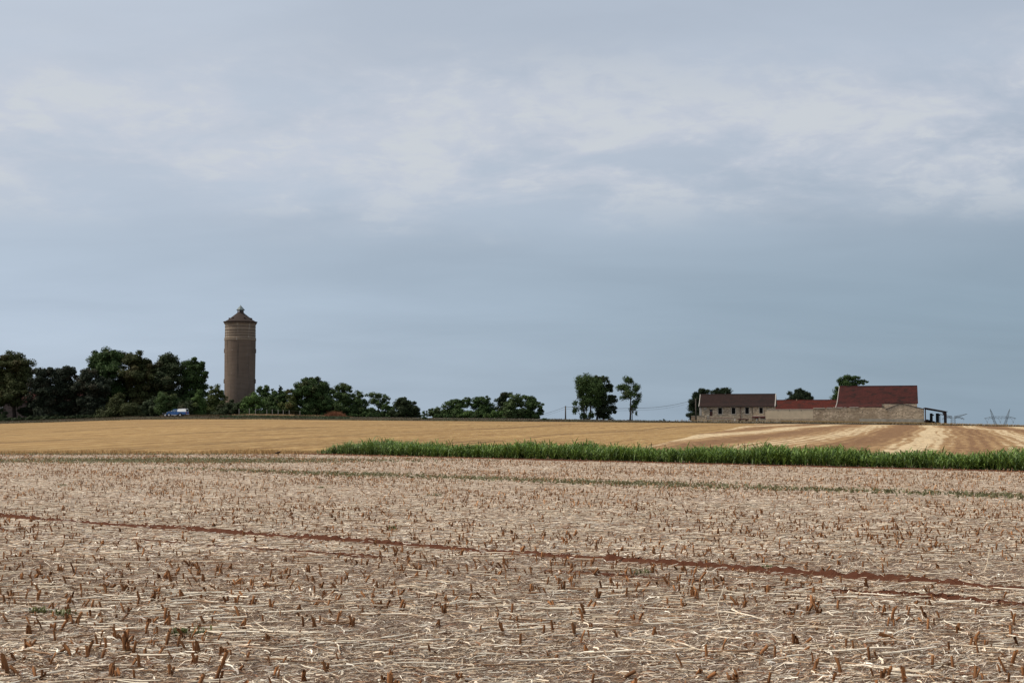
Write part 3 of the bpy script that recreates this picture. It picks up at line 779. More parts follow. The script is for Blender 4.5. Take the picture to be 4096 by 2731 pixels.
def barn():
    Y = 386.0
    o = P(3342, 1690, Y); gz = ht(P(3500, 1690, Y).x, Y) - 0.3
    t = thing('barn', 'big stone barn with tall dark red tiled roof', 'barn', (o.x, Y, gz))
    X = lambda px: P(px, 1600, Y).x - o.x
    Z = lambda row: P(3500, row, Y).z - gz
    D = 11.0; y_r = 5.2; zr = P(3500, 1546, Y + y_r).z - gz
    xa, xb, x0 = X(3526), X(3669), X(3359)
    zl, zh = Z(1627.5), Z(1613.5)
    # rear walls and gables
    bm = wall_openings('w', xa, xb, 0, zh, 1.3, .3, [], None, t)
    bm.faces.new([bm.verts.new(v) for v in ((xb, 1.3, 0), (xb, D, 0), (xb, D, zl), (xb, y_r, zr - .05), (xb, 1.3, zh))])
    bm.faces.new([bm.verts.new(v) for v in ((x0, 0, 0), (x0, D, 0), (x0, D, zl), (x0, y_r, zr - .05), (x0, 1.3, zh), (x0, 0, zl))])
    bm.faces.new([bm.verts.new(v) for v in ((x0, 0, 0), (xa, 0, 0), (xa, 0, zl), (x0, 0, zl))])
    bm.faces.new([bm.verts.new(v) for v in ((xa, 0, 0), (xa, 1.3, 0), (xa, 1.3, zh), (xa, 0, zl))])
    bm.faces.new([bm.verts.new(v) for v in ((x0, D, 0), (xb, D, 0), (xb, D, zl), (x0, D, zl))])
    link('wall', bm_mesh(bm, 'wall'), MT['gable_stone'], t)
    main = [(1.25, zh - .06), (y_r, zr), (D - 1.5, zh), (D + .3, zl)]
    xr = X(3358.5)
    slab('roof', main, x0 - .05, xb + .25, MT['roof_barn'], t, xs0=[X(3348.5), xr, xr, xr])
    slab('lower_roof', [(-0.4, zl - .2), (1.25, zh - .05)], x0 - .25, xa + .05, MT['roof_barn'], t, .17, xs0=[X(3343), X(3348.3)])
    tube('ridge', [(xr, y_r, zr + .14), (xb + .2, y_r, zr + .14)], 0.14, MT['roof_barn'], t, 8)
    # pale left verge that kicks out towards the eaves
    bm = bmesh.new()
    add_tube(bm, [(X(3342), -.5, zl - .15), (X(3347.4), 1.3, zh + .1), (xr - .1, y_r, zr + .15)], 0.12, 5)
    link('verge_coping', bm_mesh(bm, 'v'), MT['white_verge'], t)
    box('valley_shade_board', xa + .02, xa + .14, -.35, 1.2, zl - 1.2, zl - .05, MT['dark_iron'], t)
    # the low gabled annex in front
    Y2 = 381.0
    o2 = P(3530, 1690, Y2); gz2 = ht(P(3600, 1690, Y2).x, Y2) - 0.3
    t2 = thing('gabled_annex', 'low stone annex with shallow gable standing against the barn', 'outbuilding', (o2.x, Y2, gz2))
    X2 = lambda px: P(px, 1650, Y2).x - o2.x
    Z2 = lambda row: P(3600, row, Y2).z - gz2
    poly = [(0.55, 0), (X2(3696), 0), (X2(3696), Z2(1636.5)), (X2(3640), Z2(1622)), (X2(3612), Z2(1616.8)), (X2(3598), Z2(1616.8)), (X2(3548), Z2(1634.5)), (X2(3540), Z2(1638)), (0.55, Z2(1640))]
    prism('gable_wall', poly, -0.05, 4.6, MT['gable_stone'], t2)
    box('cement_plinth', 0.5, X2(3696) + .04, -.1, 0.1, 0, Z2(1675), MT['cement'], t2)
    bm = bmesh.new()
    add_tube(bm, [(X2(3536), -.06, Z2(1638.6)), (X2(3548), -.06, Z2(1634)), (X2(3596), -.06, Z2(1616.4)), (X2(3613), -.06, Z2(1616.2)), (X2(3640), -.06, Z2(1621.4)), (X2(3697), -.06, Z2(1636))], 0.09, 4)
    link('roof_edge', bm_mesh(bm, 'e'), MT['dark_iron'], t2)
    for side in ((3536, 1639, 3598, 1616.2), (3612, 1616.2, 3698, 1637)):
        a = [(X2(side[0]), Z2(side[1])), (X2(side[2]), Z2(side[3]))]
        prism('roof', [a[0], a[1], (a[1][0], a[1][1] + .12), (a[0][0], a[0][1] + .12)], .06, 4.4, MT['dark_iron'], t2)
    for px, row in ((3548, 1649.5), (3571, 1650), (3586, 1651), (3621, 1649.5), (3660, 1649), (3609, 1664)):
        box('putlog_hole', X2(px) - .09, X2(px) + .09, -.062, 0, Z2(row + 1.4), Z2(row - 1.4), MT['shutter'], t2)
barn()

def shed():
    Y = 380.0
    o = P(3700, 1697, Y); gz = ht(P(3740, 1697, Y).x, Y)
    t = thing('open_shed', 'open steel lean-to shed with dark sloping roof at the end of the barn', 'shed', (o.x, Y, gz))
    X = lambda px: P(px, 1650, Y).x - o.x
    Z = lambda row: P(3740, row, Y).z - gz
    bm = bmesh.new()
    add_prism(bm, [(X(3694), Z(1633)), (X(3700), Z(1629)), (X(3791), Z(1645.4)), (X(3790), Z(1647)), (X(3701), Z(1631.5))], -.8, 9.0)
    link('roof', bm_mesh(bm, 'r'), MT['shed_steel'], t)
    prism('roof_beam', [(X(3702), Z(1632.5)), (X(3786), Z(1647.5)), (X(3786), Z(1652)), (X(3702), Z(1637.5))], -.1, .1, MT['shed_steel'], t)
    prism('knee_brace', [(X(3768), Z(1650)), (X(3786), Z(1651)), (X(3786), Z(1658)), (X(3774), Z(1660))], -.08, .08, MT['shed_steel'], t)
    box('post', X(3699), X(3703.5), -.15, .15, -.1, Z(1633), MT['shed_steel'], t)
    for px, y in ((3785.5, 0.0), (3781.5, 3.0), (3777.5, 6.0)):
        x = P(px, 1690, Y + y).x - o.x
        box('post', x - .12, x + .12, y - .12, y + .12, -.3, Z(1651) , MT['shed_steel'], t)
    # folded harrow under the roof
    hx = P(3735, 1697, Y + 4).x
    h = thing('folded_harrow', 'black disc harrow with two wings folded upright under the open shed', 'harrow', (hx, Y + 4, ht(hx, Y + 4)))
    X4 = lambda px: P(px, 1690, Y + 4).x - hx
    Z4 = lambda row: P(3735, row, Y + 4).z - h.location.z
    for a, b in ((3724, 3731), (3748, 3756)):
        w = box('wing', X4(a), X4(b), -.6, .6, Z4(1692), Z4(1652.5), MT['harrow'], h, 0.08)
        bm = bmesh.new()
        for k in range(11):
            zz = Z4(1655 + k * 3.3); xx = X4(a) - .12
            add_tube(bm, [(xx + .3, -.5 + .02 * k, zz), (xx - .18, -.5, zz + .12)], .09, 5); add_tube(bm, [(xx + .3, .4, zz), (xx - .15, .45, zz - .06)], .08, 5)
            if a > 3740: add_tube(bm, [(X4(b), -.3, zz), (X4(b) + .38, -.3, zz - .1)], .06, 5)
        kind(link('disc_row', bm_mesh(bm, 'd'), MT['harrow'], w), 'stuff')
        box('ram', X4(b) - .02, X4(b) + .33, -.3, .3, Z4(1662.5), Z4(1657), MT['harrow'], h, .04)
    box('frame', X4(3730), X4(3758), -.5, .5, .15, Z4(1690), MT['harrow'], h, .05)
    tube('mast', [(X4(3737), 0, .5), (X4(3737), 0, Z4(1684))], .05, MT['harrow'], h)
    box('tail_board', X4(3757), X4(3762), -.2, .1, Z4(1693.5), Z4(1688), MT['tail'], h)
    # heap of brown stuff
    bm = bmesh.new(); bmesh.ops.create_icosphere(bm, subdivisions=3, radius=1.0)
    rr = random.Random(3)
    for v in bm.verts: v.co *= rr.uniform(.8, 1.15); v.co.z = max(v.co.z, -0.1)
    hp = link('manure_heap', bm_mesh(bm, 'heap'), plain('brown_heap', (0.11, 0.06, 0.035), .95, .4, 2.0), None)
    a = P(3711, 1697, Y + 5); hp.location = (*W(a.x + .2, Y + 5 + FOFF), ht(a.x, Y + 5)); hp.scale = (1.9, 1.3, 1.25)
    tag(hp, 'brown heap leaning behind the shed post', 'heap')
shed()

P, ht, thing = P_world, ht_world, thing_world
# cottage hidden behind the leftmost trees
def cottage():
    Y = 408.0; o = P(-260, 1660, Y); gz = ht(o.x, Y)
    t = thing('cottage', 'pinkish stone cottage half hidden behind the leftmost trees', 'house', (o.x, Y, gz))
    X = lambda px: P(px, 1640, Y).x - o.x
    Z = lambda row: P(60, row, Y).z - gz
    zw = Z(1606); zr = Z(1566); D = 8; x1 = X(330)
    win = (X(-8), X(10.5), Z(1641), Z(1617))
    bm = wall_openings('w', 0, x1, -.6, zw, 0, .3, [win], None, t); gable_shell(bm, 0, x1, 0, D, -.6, zw, zw, D / 2, zr)
    link('wall', bm_mesh(bm, 'w'), stone('cottage_stone', (0.30, 0.235, 0.21), (0.14, 0.105, 0.095), (0.18, 0.14, 0.125), 3.0, .5, (0.17, .12, .105)), t)
    slab('roof', [(-.4, zw - .2), (D / 2, zr), (D + .4, zw - .2)], -.3, x1 + .3, MT['roof_barn'], t)
    w = box('window', win[0] + .003, win[1] - .003, .1, .16, win[2] + .003, win[3] - .003, MT['white'], t)
    box('shutter_slot', X(0), X(2), .08, .099, win[2] + .1, win[3] - .5, MT['red_iron'], w)
cottage()

# ------------------------------------------------------------------ poles, wires, fence, pylons
def poles():
    pts = []
    spec = [(2262, 1623, 372.0, 'short dark wooden utility pole standing alone left of the big locust trees', 0.17),
            (2528.5, 1626, 372.0, 'slim utility pole beside the trunk of the slender tree', 0.10),
            (2783, 1594, 380.0, 'wooden utility pole in front of the yard wall by the farmhouse', 0.17)]
    tops = []
    for px, row, Y, lab, r in spec:
        a = P(px, row, Y); gz = ht(a.x, Y)
        t = thing('utility_pole', lab, 'utility pole', (a.x, Y, gz), 0, 'utility poles along the road')
        h = a.z - gz
        tube('pole', [(0, 0, -.4), (0, 0, h)], [r * 1.15, r * .85], MT['wood_pole'], t, 10, True)
        if r > .12: tube('insulator', [(-.22, 0, h - .25), (.22, 0, h - .25)], .06, MT['dark_iron'], t, 6)
        tops.append(Vector((a.x, Y, a.z - .2)))
    far = P(2120, 1665, 470)
    runs = [(far, tops[0], .4, 'overhead wire from the lone short pole down behind the left trees'),
            (tops[0], tops[1] - Vector((0, 0, .15)), .35, 'overhead wire between the lone short pole and the slim pole'),
            (tops[1] - Vector((0, 0, .15)), tops[2], .7, 'overhead wire rising from the slim pole to the farm pole')]
    for a, b, sag, lab in runs:
        bm = bmesh.new()
        for dz, rad in ((0, .035), (-.55, .018)):
            p = [a.lerp(b, k / 14) + Vector((0, 0, dz - sag * 4 * (k / 14) * (1 - k / 14))) for k in range(15)]
            add_tube(bm, p, rad, 4)
        o = link('overhead_wire', bm_mesh(bm, 'w'), MT['wire']); tag(o, lab, 'wire', 'overhead wires along the road')
poles()
def fence():
    Y = 366.5; o = P(957, 1664, Y)
    t = thing('post_fence', 'row of pale fence posts with wire in front of the tower shrubs', 'fence', (o.x, Y, ht(o.x, Y)))
    px = [(957, 1634, 1664), (998, 1633, 1664), (1022, 1634.5, 1664), (1068, 1637, 1664), (1090, 1637, 1664), (1112.5, 1638.5, 1665), (1133.5, 1639.5, 1665), (1157, 1640, 1665), (1200, 1643, 1666)]
    tops = []
    for x, a, b in px:
        p = P(x, a, Y); g = ht(p.x, Y); lean = random.uniform(-.05, .05)
        tube('post', [(p.x - o.x, 0, g - t.location.z - .2), (p.x - o.x + lean, 0, p.z - t.location.z)], .075, MT['post'], t, 7)
        tops.append((p.x - o.x, 0, p.z - t.location.z - .15))
    for dz in (0, -.6, -1.1):
        tube('wire', [(a, 0.08, c + dz) for a, b, c in tops], .012, MT['wire'], t, 4)
fence()

def lattice(bm, a0, a1, w0, w1, d0, d1, n, r):
    """square lattice mast from a0 to a1 with half widths"""
    a0 = Vector(a0); a1 = Vector(a1); C = []
    for k in range(n + 1):
        f = k / n; c = a0.lerp(a1, f); w = w0 + (w1 - w0) * f; d = d0 + (d1 - d0) * f
        C.append([c + Vector((sx * w, sy * d, 0)) for sx, sy in ((-1, -1), (1, -1), (1, 1), (-1, 1))])
    for k in range(n):
        for i in range(4):
            j = (i + 1) % 4
            add_tube(bm, [C[k][i], C[k + 1][i]], r, 4); add_tube(bm, [C[k][i], C[k + 1][j]], r * .6, 3)
            if k: add_tube(bm, [C[k][i], C[k][j]], r * .6, 3)
def truss(bm, pts_top, pts_bot, r, d=1.0):
    for y in (-d, d):
        T = [Vector((x, y, z)) for x, z in pts_top]; B = [Vector((x, y, z)) for x, z in pts_bot]
        for A in (T, B):
            for p, q in zip(A, A[1:]): add_tube(bm, [p, q], r, 4)
        for k, (p, q) in enumerate(zip(T, B)):
            if y < 0: add_tube(bm, [p, p + Vector((0, 2 * d, 0))], r * .6, 3)
            if y < 0: add_tube(bm, [q, q + Vector((0, 2 * d, 0))], r * .6, 3)
            if (p - q).length > .3: add_tube(bm, [p, q], r * .6, 3)
            if k + 1 < len(B): add_tube(bm, [p, B[k + 1]], r * .6, 3)
def pylons():
    Y = 1300.0
    # low wide pylon with raised arms
    o = P(3813, 1700, Y); gz = ht(o.x, Y)
    t = thing('pylon', 'wide lattice pylon with raised arms beside the open shed', 'pylon', (o.x, Y, gz), 0, 'electricity pylons beyond the ridge')
    X = lambda px: P(px, 1660, Y).x - o.x
    Z = lambda row: P(3813, row, Y).z - gz
    bm = bmesh.new(); lattice(bm, (0, 0, -1), (0, 0, Z(1664)), 2.4, 1.5, 2.4, 1.5, 16, .13)
    link('mast', bm_mesh(bm, 'm'), MT['pylon'], t)
    for s in (1, -1):
        xx = lambda d: s * M(d, Y)
        bm = bmesh.new(); k = np.linspace(0, 1, 6)
        truss(bm, [(xx(6 + 50 * f), Z(1664 - 9.5 * f)) for f in k], [(xx(6 + 50 * f), Z(1672.5 - 17.6 * f)) for f in k], .11, .8)
        link('upper_arm', bm_mesh(bm, 'a'), MT['pylon'], t)
        bm = bmesh.new()
        truss(bm, [(xx(6 + 38 * f), Z(1664.5 + 10.5 * f * f)) for f in k], [(xx(6 + 38 * f), Z(1672.3 + 2.9 * f * f)) for f in k], .10, .8)
        link('lower_arm', bm_mesh(bm, 'a'), MT['pylon'], t)
        bm = bmesh.new()
        add_tube(bm, [(xx(36), 0, Z(1674)), (xx(31), 0, Z(1676.5))], .12, 4); add_tube(bm, [(xx(43), 0, Z(1675.3)), (xx(40.5), 0, Z(1684))], .08, 4)
        link('insulator', bm_mesh(bm, 'i'), MT['pylon'], t)
    # portal pylon with two horns
    Y = 1360.0
    o = P(4001, 1700, Y); gz = ht(o.x, Y)
    t = thing('pylon', 'lattice pylon with two tall horns and a long crossarm at the far right', 'pylon', (o.x, Y, gz), 0, 'electricity pylons beyond the ridge')
    X = lambda px: P(px, 1660, Y).x - o.x
    Z = lambda row: P(4001, row, Y).z - gz
    for s in (1, -1):
        bm = bmesh.new()
        lattice(bm, (0 + s * .6, 0, -1), (s * M(18, Y), 0, Z(1698)), 1.0, 1.0, 1.6, 1.1, 10, .11)
        lattice(bm, (s * M(18, Y), 0, Z(1698)), (s * M(25, Y), 0, Z(1680)), 1.0, .75, 1.1, .9, 4, .11)
        lattice(bm, (s * M(25, Y), 0, Z(1680)), (s * M(29.5, Y), 0, Z(1665)), .75, .9, .9, .9, 3, .11)
        link('leg', bm_mesh(bm, 'l'), MT['pylon'], t)
        bm = bmesh.new(); lattice(bm, (s * M(29.5, Y), 0, Z(1665)), (s * M(39, Y), 0, Z(1635)), .9, .1, .8, .1, 6, .10)
        link('horn', bm_mesh(bm, 'h'), MT['pylon'], t)
    bm = bmesh.new(); d = [-63, -42, -32, -20, -7, 7, 20, 32, 42, 63]
    truss(bm, [(M(x, Y), Z(1673 if abs(x) > 60 else 1667 if abs(x) > 40 else 1665)) for x in d], [(M(x, Y), Z(1673.4)) for x in d], .11, .8)
    link('crossarm', bm_mesh(bm, 'c'), MT['pylon'], t)
    for c in (-52, 0, 52):
        bm = bmesh.new()
        for s in (1, -1): add_tube(bm, [(M(c + 6.5 * s, Y), 0, Z(1678 - 4)), (M(c, Y), 0, Z(1689))], .10, 4)
        bmesh.ops.create_icosphere(bm, subdivisions=1, radius=.45, matrix=Matrix.Translation((M(c, Y), 0, Z(1689.3))))
        link('insulator', bm_mesh(bm, 'i'), MT['pylon'], t)
pylons()

# ------------------------------------------------------------------ vehicles
def wheel(t, x, y, r=.36):
    w = lathe('wheel', [(0.12, -.12), (r - .04, -.12), (r, -.07), (r, .07), (r - .04, .12), (0.12, .12)], MT['rubber'], t, 24, cap=True)
    w.rotation_euler = (R(90), 0, 0); w.location = (x, y, r)
    rim = lathe('rim', [(0.03, .126), (.09, .135), (.20, .128), (.22, .11), (.20, .10)], MT['alloy'], w, 16, cap=True)
    if y > 0: rim.rotation_euler = (R(180), 0, 0)
def pickup():
    Y = 358.5; o = P(711, 1667, Y)
    t = thing('pickup_truck', 'blue pickup truck with a white hard canopy driving on the road', 'pickup truck', (o.x, Y, ht(o.x, Y) + .01), R(-9))
    W = .9; s = -2.6
    S = lambda poly: [(x + s, z) for x, z in poly]
    body = [(0.05, .42), (0.0, .62), (.03, .92), (.16, 1.06), (.6, 1.13), (1.2, 1.18), (2.74, 1.18), (2.78, 1.17), (5.16, 1.17), (5.2, .85), (5.18, .56), (4.1, .52), (3.95, .78), (3.72, .86), (3.42, .86), (3.2, .78), (3.05, .48), (1.1, .44), (1.0, .74), (.78, .84), (.5, .84), (.3, .74), (.2, .44)]
    prism('body', S(body), -W, W, MT['blue'], t, bev=.03)
    prism('underbody', S([(.25, .3), (5.0, .34), (5.0, .8), (.25, .8)]), -W + .1, W - .1, MT['dark_iron'], t)
    prism('cab', S([(1.15, 1.16), (1.72, 1.74), (1.86, 1.80), (2.6, 1.82), (2.70, 1.78), (2.74, 1.16)]), -W + .03, W - .03, MT['blue'], t, .13, 1.4, .02)
    prism('canopy', S([(2.79, 1.172), (2.80, 1.66), (2.92, 1.80), (3.15, 1.91), (4.86, 1.94), (4.98, 1.90), (5.14, 1.172)]), -W + .01, W - .01, MT['white'], t, .10, 1.5, .025)
    for sd in (-1, 1):
        y = sd * (W - .10)
        bm = bmesh.new()
        def pane(pts):
            return bm.faces.new([bm.verts.new((x + s, sd * (W - .03 - .13 * max(0, (z - 1.2) / .55) + .012), z)) for x, z in pts])
        pane([(1.42, 1.24), (1.80, 1.66), (2.18, 1.70), (2.18, 1.24)]); pane([(2.24, 1.24), (2.24, 1.70), (2.56, 1.70), (2.62, 1.24)])
        link('side_window', bm_mesh(bm, 'sw'), plain('window_tint', (0.10, 0.14, 0.18), .15, .1, 1, .6) if 'wt' not in MT else MT['wt'], t)
        box('door_handle', 2.05 + s, 2.22 + s, sd * W - .015, sd * W + .03, .99, 1.03, MT['alloy'], t)
        box('side_step', 1.25 + s, 2.75 + s, sd * (W - .02) - .08, sd * (W - .02) + .08, .33, .40, MT['alloy'], t, .02)
        box('mirror', 1.28 + s, 1.42 + s, sd * (W + .10) - .10, sd * (W + .10) + .08, 1.22, 1.38, MT['alloy'], t, .03)
        box('headlight', .02 + s, .32 + s, sd * .62 - .27, sd * .62 + .27, .88, 1.04, MT['lamp'], t, .04)
        box('tail_light', 5.1 + s, 5.22 + s, sd * .83 - .085, sd * .83 + .085, .72, 1.08, MT['tail'], t, .02)
        for x in (.62, 3.56): wheel(t, x + s, sd * .78)
    bm = bmesh.new(); bm.faces.new([bm.verts.new(v) for v in ((1.20 + s - .01, -.76, 1.22), (1.20 + s - .01, .76, 1.22), (1.69 + s - .01, .66, 1.72), (1.69 + s - .01, -.66, 1.72))])
    link('windscreen', bm_mesh(bm, 'ws'), MT['glass'], t)
    bm = bmesh.new(); bm.faces.new([bm.verts.new(v) for v in ((5.135 + s, -.74, 1.24), (5.135 + s, .74, 1.24), (5.01 + s, .66, 1.82), (5.01 + s, -.66, 1.82))])
    link('rear_window', bm_mesh(bm, 'rw'), MT['glass'], t)
    box('rear_bumper', 5.16 + s, 5.32 + s, -.85, .85, .46, .60, MT['alloy'], t, .03)
    box('front_bumper', -.06 + s, .12 + s, -.86, .86, .40, .62, MT['blue'], t, .04)
    box('roof_rack', 3.0 + s, 4.9 + s, -.6, .6, 1.955, 2.02, MT['dark_iron'], t)
pickup()
def dark_car():
    Y = 361.6; o = P(686, 1666, Y)
    t = thing('dark_car', 'dark car half hidden behind the blue pickup on the road', 'car', (o.x, Y, ht(o.x, Y) + .01), R(-8))
    s = -2.1
    S = lambda poly: [(x + s, z) for x, z in poly]
    prism('body', S([(0, .35), (-.02, .7), (.1, .85), (.9, .95), (3.9, .98), (4.2, .9), (4.22, .4), (3.7, .33), (3.5, .62), (3.1, .62), (2.95, .33), (1.1, .33), (.95, .62), (.55, .62), (.4, .33)]), -.85, .85, MT['black_car'], t, bev=.03)
    prism('cabin', S([(.95, .94), (1.6, 1.42), (2.9, 1.46), (3.7, .97)]), -.78, .78, MT['glass'], t, .14, 1.2, .02)
    prism('roof', S([(1.6, 1.425), (2.9, 1.465), (2.9, 1.50), (1.6, 1.46)]), -.62, .62, MT['black_car'], t)
    for sd in (-1, 1):
        box('headlight', -.03 + s, .2 + s, sd * .6 - .2, sd * .6 + .2, .66, .80, MT['lamp'], t, .03)
        for x in (.75, 3.3): wheel(t, x + s, sd * .74, .31)
dark_car()

# ------------------------------------------------------------------ bird at the field edge
def bird():
    p = G(1112, 1822); sc = p.y * 25 / F / .5
    bm = bmesh.new()
    spine = [(-.26, 0, .135), (-.18, 0, .16), (-.10, 0, .185), (-.02, 0, .20), (.08, 0, .225), (.14, 0, .255), (.175, 0, .285), (.205, 0, .298), (.235, 0, .292), (.255, 0, .28)]
    add_tube(bm, spine, [.030, .036, .058, .075, .068, .048, .040, .040, .022, .004], 10)
    for y in (-.035, .035):
        add_tube(bm, [(.02, y, .17), (.015, y, .09), (.03, y, .0)], [.035, .018, .008], 6)
        for a in (-.6, 0, .6): add_tube(bm, [(.03, y, .006), (.03 + .05 * math.cos(a), y + .05 * math.sin(a), .004)], .006, 4)
    me = bm_mesh(bm, 'bird', True); o = link('bird', me, MT['plumage']); o.location = p + Vector((0, 0, .04)); o.scale = (sc,) * 3
    tag(o, 'dark brown bird of prey standing at the edge of the golden field', 'bird')
    for y in (-1, 1):
        bm = bmesh.new(); bmesh.ops.create_icosphere(bm, subdivisions=2, radius=1)
        for v in bm.verts: v.co = Vector((v.co.x * .15 - .05, y * .058 + v.co.y * .022, .188 + v.co.z * .042 + (v.co.x) * .03))
        link('wing', bm_mesh(bm, 'wing', True), MT['plumage'], o)
bird()

# ------------------------------------------------------------------ trees
def leaf_cloud(name, blobs, Y, base, gz, dens, size, c0, c1, c2, brown, rg, spiky=False, droop=0.0, clump=0.34, grow=1.14):
    """leaves on many small clumps spread over the crown's lobes"""
    C, S, N, T = [], [], [], []
    for (cx, cy, rx, ry) in blobs:
        rx *= grow; ry *= grow
        yo = rg.uniform(-.5, .5) * M(rx, Y)
        c = np.array(P(cx, cy, Y)) - np.array(base); c[1] += yo
        ex = np.array([M(rx, Y), M(max(rx * .85, ry * .7), Y), M(ry, Y)])
        area = math.pi * ex[0] * ex[2]
        nc = int(np.clip(area * .8, 9, 90)); rc = clump * 1.35 * min(ex.mean(), 3.0)
        k = np.arange(nc) + .5
        ph = np.arccos(1 - 2 * k / nc); th = np.pi * (1 + 5 ** .5) * k + rg.uniform(0, 6)
        d = np.stack([np.cos(th) * np.sin(ph), np.sin(th) * np.sin(ph), np.cos(ph)], 1)
        d += rg.normal(0, .18, d.shape)
        cl = c + d * ex * rg.uniform(.10, .84, (nc, 1)) ** .75
        nl = max(int(area * dens * 2.2 / nc), 8)
        for j in range(nc):
            r = rc * rg.uniform(.6, 1.15)
            v = rg.normal(0, 1, (nl, 3)); v /= np.linalg.norm(v, axis=1)[:, None]
            v *= rg.uniform(.05, 1.12, (nl, 1)) ** .7
            p = cl[j] + v * r * np.array([1.15, 1.15, .8])
            p[:, 2] -= droop * rg.uniform(0, 1, nl) ** 2
            out = (p - c) / ex; out /= np.linalg.norm(out, axis=1)[:, None] + 1e-6
            n = out * .5 + v * .5 + rg.normal(0, .55, (nl, 3)) + np.array([0, 0, .35])
            C.append(p); N.append(n)
            S.append(rg.uniform(.6, 1.2, nl) * size * .92)
            hue = rg.uniform(.2, .85); tb = 1.0 if rg.uniform() < brown * .6 else 0.0
            col = (np.array(c0) * (1 - hue) + np.array(c1) * hue) * 1.1
            if tb: col = col * .5 + np.array(c2) * .5
            T.append(col[None, :] * rg.uniform(.7, 1.25, (nl, 1)))
    C = np.concatenate(C); N = np.concatenate(N); S = np.concatenate(S); T = np.concatenate(T)
    keep = C[:, 2] > .05; C, N, S, T = C[keep], N[keep], S[keep], T[keep]
    N /= np.linalg.norm(N, axis=1)[:, None]
    a = np.cross(N, rg.normal(0, 1, N.shape)); a /= np.linalg.norm(a, axis=1)[:, None]
    if spiky:
        a = a * .6 + np.array([0, 0, .5]) + N * .4; a /= np.linalg.norm(a, axis=1)[:, None]
    b = np.cross(N, a); b /= np.linalg.norm(b, axis=1)[:, None]
    la, lb = (1.5, .36) if spiky else (.68, .56)
    S = S[:, None]
    q = np.stack([C - a * S * la + b * S * lb, C - a * S * la * .6 - b * S * lb * 1.1, C + a * S * la * 1.15], 1).reshape(-1, 3)
    n = len(C); idx = np.arange(n * 3).reshape(n, 3)
    return np_mesh(name, q, idx, color=np.repeat(T, 3, 0))

GRN = dict(
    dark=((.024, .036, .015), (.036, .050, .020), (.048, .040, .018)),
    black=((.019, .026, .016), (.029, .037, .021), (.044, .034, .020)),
    green=((.029, .053, .016), (.044, .076, .021), (.056, .056, .022)),
    olive=((.036, .044, .015), (.052, .060, .020), (.070, .052, .021)),
    fresh=((.044, .078, .020), (.070, .116, .028), (.080, .080, .030)),
    mid=((.038, .064, .020), (.056, .090, .027), (.066, .066, .026)),
    pale=((.050, .077, .027), (.074, .106, .038), (.080, .080, .036)),
    gold=((.048, .066, .019), (.076, .090, .025), (.125, .080, .030)),
    yew=((.018, .030, .014), (.027, .041, .018), (.034, .036, .019)))
NT_I = [100]
def tree(name, label, cat, blobs, Y, tint, base_px, trunk=0.25, dens=75, size=.30, brown=.15, group=None, stems=None, spiky=False, droop=0., clump=.34, limbs=True):
    rg = np.random.default_rng(NT_I[0]); NT_I[0] += 1
    x = P(base_px, 1660, Y).x; gz = ht(x, Y) - .05
    base = Vector((x, Y, gz))
    t = thing(name, label, cat, base, 0, group)
    c0, c1, c2 = GRN[tint]
    link('crown' if cat == 'tree' else 'foliage', leaf_cloud('leaves', blobs, Y, base, gz, dens, size, c0, c1, c2, brown, rg, spiky, droop, clump), MT['leaf'], t)
    # tapered trunk(s) with limbs running into every lobe
    stems = stems or [(base_px, None)]
    cent = [P(b[0], b[1], Y) - base for b in blobs]
    zt = max(c.z for c in cent)
    bm = bmesh.new()
    for k, (bx, lean) in enumerate(stems):
        b0 = Vector((P(bx, 1660, Y).x - x, (k - len(stems) / 2) * .5, -.3))
        mine = [c for i, c in enumerate(cent) if len(stems) == 1 or min(range(len(stems)), key=lambda s: abs(P(stems[s][0], 1600, Y).x - x - c.x)) == k] or cent
        top = sum((Vector(c) for c in mine), Vector()) / len(mine); top.z = max(c.z for c in mine) * .92
        fork = b0.lerp(top, .42) + Vector((rg.uniform(-.25, .25), rg.uniform(-.2, .2), 0)) * trunk * 2
        mid = b0.lerp(fork, .5) + Vector((rg.uniform(-.4, .4), 0, 0)) * trunk
        add_tube(bm, [b0, mid, fork, fork.lerp(top, .5) + Vector((rg.uniform(-.5, .5), 0, 0)) * trunk, top], [trunk * 1.25, trunk, trunk * .8, trunk * .5, trunk * .12], 7)
        if limbs:
            for c in mine:
                f = rg.uniform(.25, .8) if c.z > fork.z else 0
                st = fork.lerp(top, f * .7) if c.z > fork.z else mid.lerp(fork, rg.uniform(.3, .9))
                en = Vector(c) + Vector((rg.uniform(-.3, .3), rg.uniform(-.3, .3), rg.uniform(0, .5)))
                m1 = st.lerp(en, .5) + Vector((0, 0, rg.uniform(.1, .5)))
                add_tube(bm, [st, m1, en], [trunk * .45, trunk * .3, trunk * .08], 5)
                for q in range(3):
                    e2 = en + Vector((rg.uniform(-1, 1), rg.uniform(-1, 1), rg.uniform(-.4, .6))) * M(12, Y)
                    add_tube(bm, [m1.lerp(en, rg.uniform(.2, .9)), e2], [trunk * .2, trunk * .05], 4)
    link('trunk' if cat == 'tree' else 'stem', bm_mesh(bm, 'trunk', True), MT['bark'], t)
    return t
B = tree
gL = 'tall trees of the left wood'; gS = 'shrubs along the road by the tower'; gM = 'trees along the road in the middle'; gF = 'trees around the farm'
B('chestnut_tree', 'leftmost olive brown tree with its crown cut by the picture edge', 'tree', [(40, 1450, 66, 42), (95, 1480, 32, 46), (5, 1520, 72, 60), (80, 1555, 44, 50), (-50, 1500, 70, 80), (30, 1590, 70, 32), (112, 1520, 26, 30)], 392, 'olive', 62, .5, 95, .36, .35, gL)
